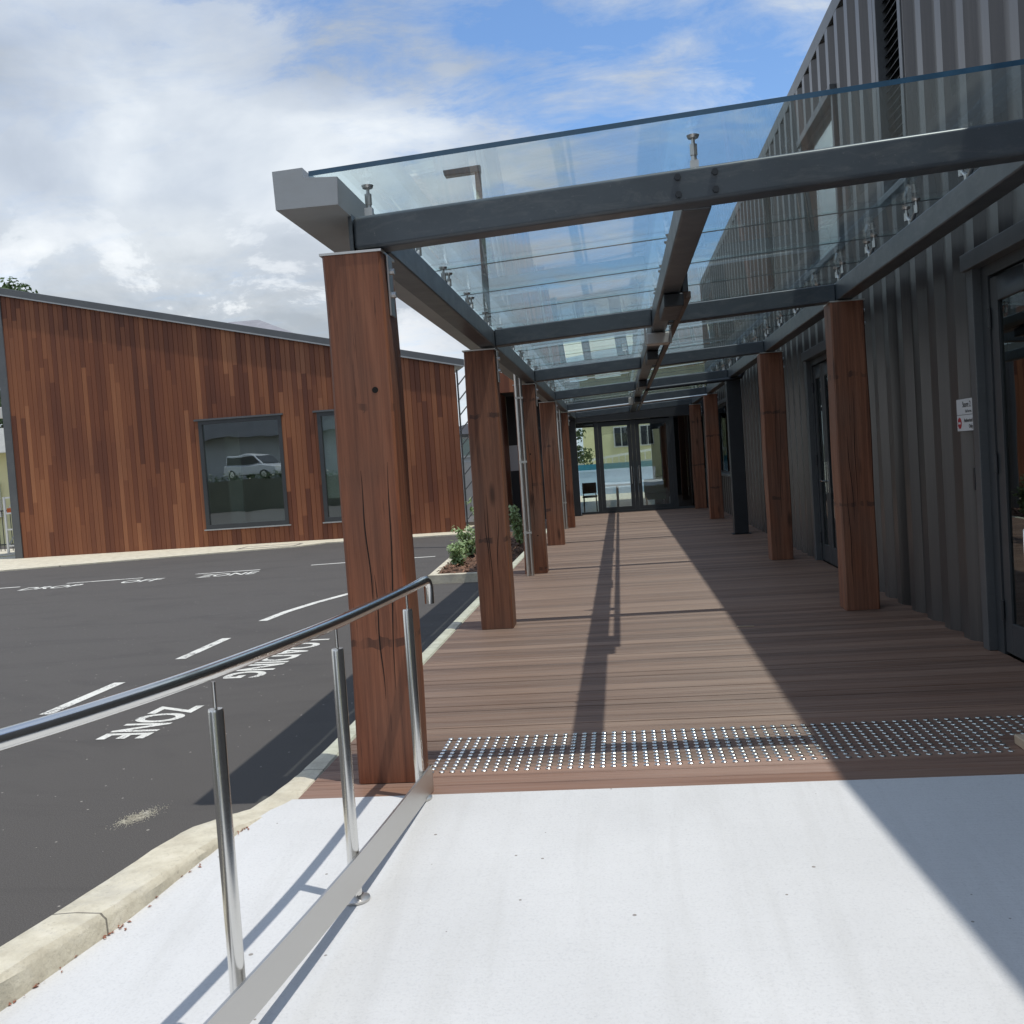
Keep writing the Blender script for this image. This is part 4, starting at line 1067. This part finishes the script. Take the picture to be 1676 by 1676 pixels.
def car(x, y, z, rzz, paint, label):
    o = thing('parked_car', (x, y, z), label, 'car', 'cars parked behind the viewpoint'); o.rotation_euler = (0, 0, rzz)
    L = 4.4
    low = [(-2.2, .28), (2.15, .28), (2.2, .55), (2.1, .78), (1.2, .95), (-2.12, 1.0), (-2.22, .7)]
    up = [(1.2, .95), (.45, 1.48), (-.3, 1.62), (-1.8, 1.6), (-2.1, 1.0)]
    b = MB(); b.prism(low, -.85, .85, 'y'); b.prism([(p[0], p[1]) for p in up], -.72, .72, 'y'); b.build('body', paint, o, bevel=.06, loc=(0, 0, 0))
    b = MB(); gl = [(.95, 1.02), (.38, 1.42), (-1.75, 1.5), (-1.95, 1.05)]
    b.prism(gl, -.725, -.722, 'y'); b.prism(gl, .722, .725, 'y'); b.build('side_window', M['dark'], o, loc=(0, 0, 0))
    b = MB(); b.quad([(1.16, -.66, 1.0), (1.16, .66, 1.0), (.52, .62, 1.46), (.52, -.62, 1.46)]); q = b.build('windscreen', M['dark'], o, loc=(.02, 0, .015))
    for wx in (-1.35, 1.35):
        for wy in (-.86, .66):
            b = MB(); b.tube([(wx, wy, .32), (wx, wy+.2, .32)], .32, 20); w = b.build('wheel', M['tyre'], o, smooth=True, loc=(0, 0, 0))
            b = MB(); yy = wy-.004 if wy < 0 else wy+.2; b.tube([(wx, yy, .32), (wx, yy+.004, .32)], .2, 16); b.build('rim', M['alu'], w, loc=(0, 0, 0))
    for wy in (-.6, .6):
        b = MB(); b.box(2.1, 2.16, wy-.2, wy+.2, .62, .76); b.build('headlight', M['white'], o, loc=(0, 0, 0))
b = MB(); b.prism([(-40, -.2), (-15.5, -.2), (-16.5, 1.7), (-40, 1.7)], -24, -5.5, 'y'); struct(b.build('bank', M['ground']), 'raised grassy bank on the far side of the car park', 'bank')
hg = thing('hedge', (-22, -5.9, 1.3), 'low leafy hedge along the top of the bank, mirrored in the large window', 'hedge')
b = MB(); rnd_ = random.Random(8)
for k in range(22): foliage(b, (-6+k*.55, rnd_.uniform(-.1, .1), rnd_.uniform(.2, .6)), (.5, .35, .42), 110, .075, rnd_)
b.build('foliage', M['leafdark'], hg, loc=(0, 0, 0))
car(-22.4, -7.9, 1.68, .42, M['carwhite'], 'silver people carrier on the raised bank, mirrored in the large window')
car(-4.6, -9.6, AZ, 1.3, M['carblue'], 'blue car parked behind the ramp, mirrored in the lobby glass')
dh = thing('dark_house', (-24, -16, 1.7), 'dark weatherboard house behind the silver car, mirrored in the large window', 'house')
b = MB(); b.box(-38, -14.5, -22, -13, 1.6, 4.6); b.build('wall', M['greyrender'], dh)
b = MB(); b.prism([(-39, 4.6), (-13.5, 4.6), (-13.5, 4.85), (-26, 7), (-39, 4.85)], -23, -12, 'y'); b.build('roof', M['rooftile'], dh)

# ------------------------------------------------------------------ sky and sun
to_sun = Vector((.26, -.12, 1.0)).normalized()
elev = math.asin(to_sun.z); az = math.atan2(to_sun.x, to_sun.y)      # azimuth from +Y towards +X
w = bpy.data.worlds.new('World'); scene.world = w; w.use_nodes = True
t = w.node_tree; t.nodes.clear()
class WN(NT):
    def __init__(s, tree): s.t = tree
W = WN(t)
out = W.n('ShaderNodeOutputWorld'); bg = W.n('ShaderNodeBackground'); bg.inputs[1].default_value = .118
sky = W.n('ShaderNodeTexSky'); sky.sky_type = 'NISHITA'; sky.sun_disc = False
sky.sun_elevation = elev; sky.sun_rotation = az; sky.air_density = 1.0; sky.dust_density = .6; sky.ozone_density = 1.3
tc = W.n('ShaderNodeTexCoord'); sep = W.n('ShaderNodeSeparateXYZ'); W.l(tc.outputs['Generated'], sep.inputs[0])
X_, Y_, Z_ = sep.outputs
zc = W.math('ADD', W.math('MAXIMUM', Z_, 0.0), .14)
cmb = W.n('ShaderNodeCombineXYZ'); W.l(W.math('DIVIDE', X_, zc), cmb.inputs[0]); W.l(W.math('DIVIDE', Y_, zc), cmb.inputs[1])
def mapped(src, sc, loc=(0, 0, 0), rot=(0, 0, 0)):
    m = W.n('ShaderNodeMapping'); m.inputs['Scale'].default_value = sc; m.inputs['Location'].default_value = loc; m.inputs['Rotation'].default_value = rot
    W.l(src, m.inputs[0]); return m.outputs[0]
G = tc.outputs['Generated']
n1 = W.noise(mapped(G, (2.0, 2.0, 3.6), (.7, .3, .1)), 1.5, 8, .56, .25)               # broad cloud masses
n2 = W.noise(mapped(cmb.outputs[0], (1.0, 1.5, 1), (2, 1, 0), (0, 0, .5)), 3.9, 10, .66, .35)   # rippled high cloud
n4 = W.noise(mapped(G, (3.0, 3.0, 5.0), (1.9, .2, .6)), 1.5, 6, .5, .25)                # lumps and shading
def bell(cx, cz, sx, sz):
    a = W.math('POWER', W.math('MULTIPLY', W.math('SUBTRACT', X_, cx), sx), 2.0); c = W.math('POWER', W.math('MULTIPLY', W.math('SUBTRACT', Z_, cz), sz), 2.0)
    front = W.math('GREATER_THAN', Y_, 0.0)
    return W.math('MULTIPLY', W.math('POWER', 2.718, W.math('MULTIPLY', W.math('ADD', a, c), -1.0)), front)
gap = W.math('ADD', bell(.02, .385, 4.6, 12.0), W.math('MULTIPLY', bell(.16, .27, 9.0, 12.0), .9))
cover = W.math('ADD', W.math('MULTIPLY', n1, .8), W.math('MULTIPLY', W.math('SUBTRACT', n2, .5), .72))
cover = W.math('ADD', cover, .13)
gap = W.math('ADD', gap, W.math('MULTIPLY', bell(.06, .20, 6.0, 13.0), .8))
cover = W.math('SUBTRACT', cover, W.math('MULTIPLY', gap, .31))
up = W.math('MULTIPLY', W.math('SUBTRACT', Z_, .5), 4.0, True)
cover = W.math('SUBTRACT', cover, W.math('MULTIPLY', up, .16))
mask = W.ramp(cover, [(.25, (.02, .02, .02)), (.36, (.40, .40, .40)), (.46, (.86, .86, .86)), (.58, (1, 1, 1))])
ccol = W.ramp(n4, [(.32, (3.9, 4.4, 5.1)), (.46, (4.7, 5.3, 6.2)), (.56, (5.5, 6.1, 6.9)), (.70, (7.4, 7.9, 8.4))])
# low heaped clouds with bright tops on the left
low = W.math('MULTIPLY', W.math('SUBTRACT', .26, Z_), 9.0, True)
low = W.math('MULTIPLY', low, W.math('MULTIPLY', W.math('SUBTRACT', -.06, X_), 5.0, True))
n5 = W.noise(mapped(G, (4.0, 4.0, 7.5), (.1, .9, .27)), 1.8, 12, .62, .3)
heap = W.ramp(n5, [(.38, (3.5, 3.9, 4.3)), (.485, (4.6, 5.0, 5.4)), (.52, (7.2, 7.5, 7.7)), (.60, (9.4, 9.5, 9.5))])
ccol = W.mix(W.math('MULTIPLY', low, .85), ccol, heap)
mask = W.mix(W.math('MULTIPLY', low, .75), mask, (1.0, 1.0, 1.0))
# thin cloud glows around the sun
sv = W.n('ShaderNodeVectorMath', operation='DOT_PRODUCT'); W.l(G, sv.inputs[0]); sv.inputs[1].default_value = tuple(to_sun)
aur = W.math('MULTIPLY', W.math('POWER', W.math('MAXIMUM', sv.outputs['Value'], 0.0), 6.0), .7)
aur = W.math('ADD', aur, 1.0)
ac = W.n('ShaderNodeCombineXYZ')
for i in range(3): W.l(aur, ac.inputs[i])
ccol = W.mix(1.0, ccol, ac.outputs[0], 'MULTIPLY')
skyc = W.mix(1.0, sky.outputs[0], (1.05, 1.30, 1.55), 'MULTIPLY')
fin = W.mix(mask, skyc, ccol)
W.l(fin, bg.inputs[0]); W.l(bg.outputs[0], out.inputs[0])

sd = bpy.data.lights.new('sun', 'SUN'); sd.energy = 3.3; sd.angle = math.radians(.53); sd.color = (1, .955, .89)
so = bpy.data.objects.new('sun', sd); COL.objects.link(so); so.rotation_euler = (-to_sun).to_track_quat('-Z', 'Y').to_euler(); so.location = (10, -6, 40)

scene.view_settings.view_transform = 'Standard'; scene.view_settings.look = 'None'
scene.view_settings.exposure = 0; scene.view_settings.gamma = 1
scene.render.engine = 'CYCLES'
scene.cycles.use_denoising = True
scene.cycles.max_bounces = 10; scene.cycles.transparent_max_bounces = 48; scene.cycles.glossy_bounces = 5; scene.cycles.diffuse_bounces = 4
scene.cycles.caustics_reflective = False; scene.cycles.caustics_refractive = False
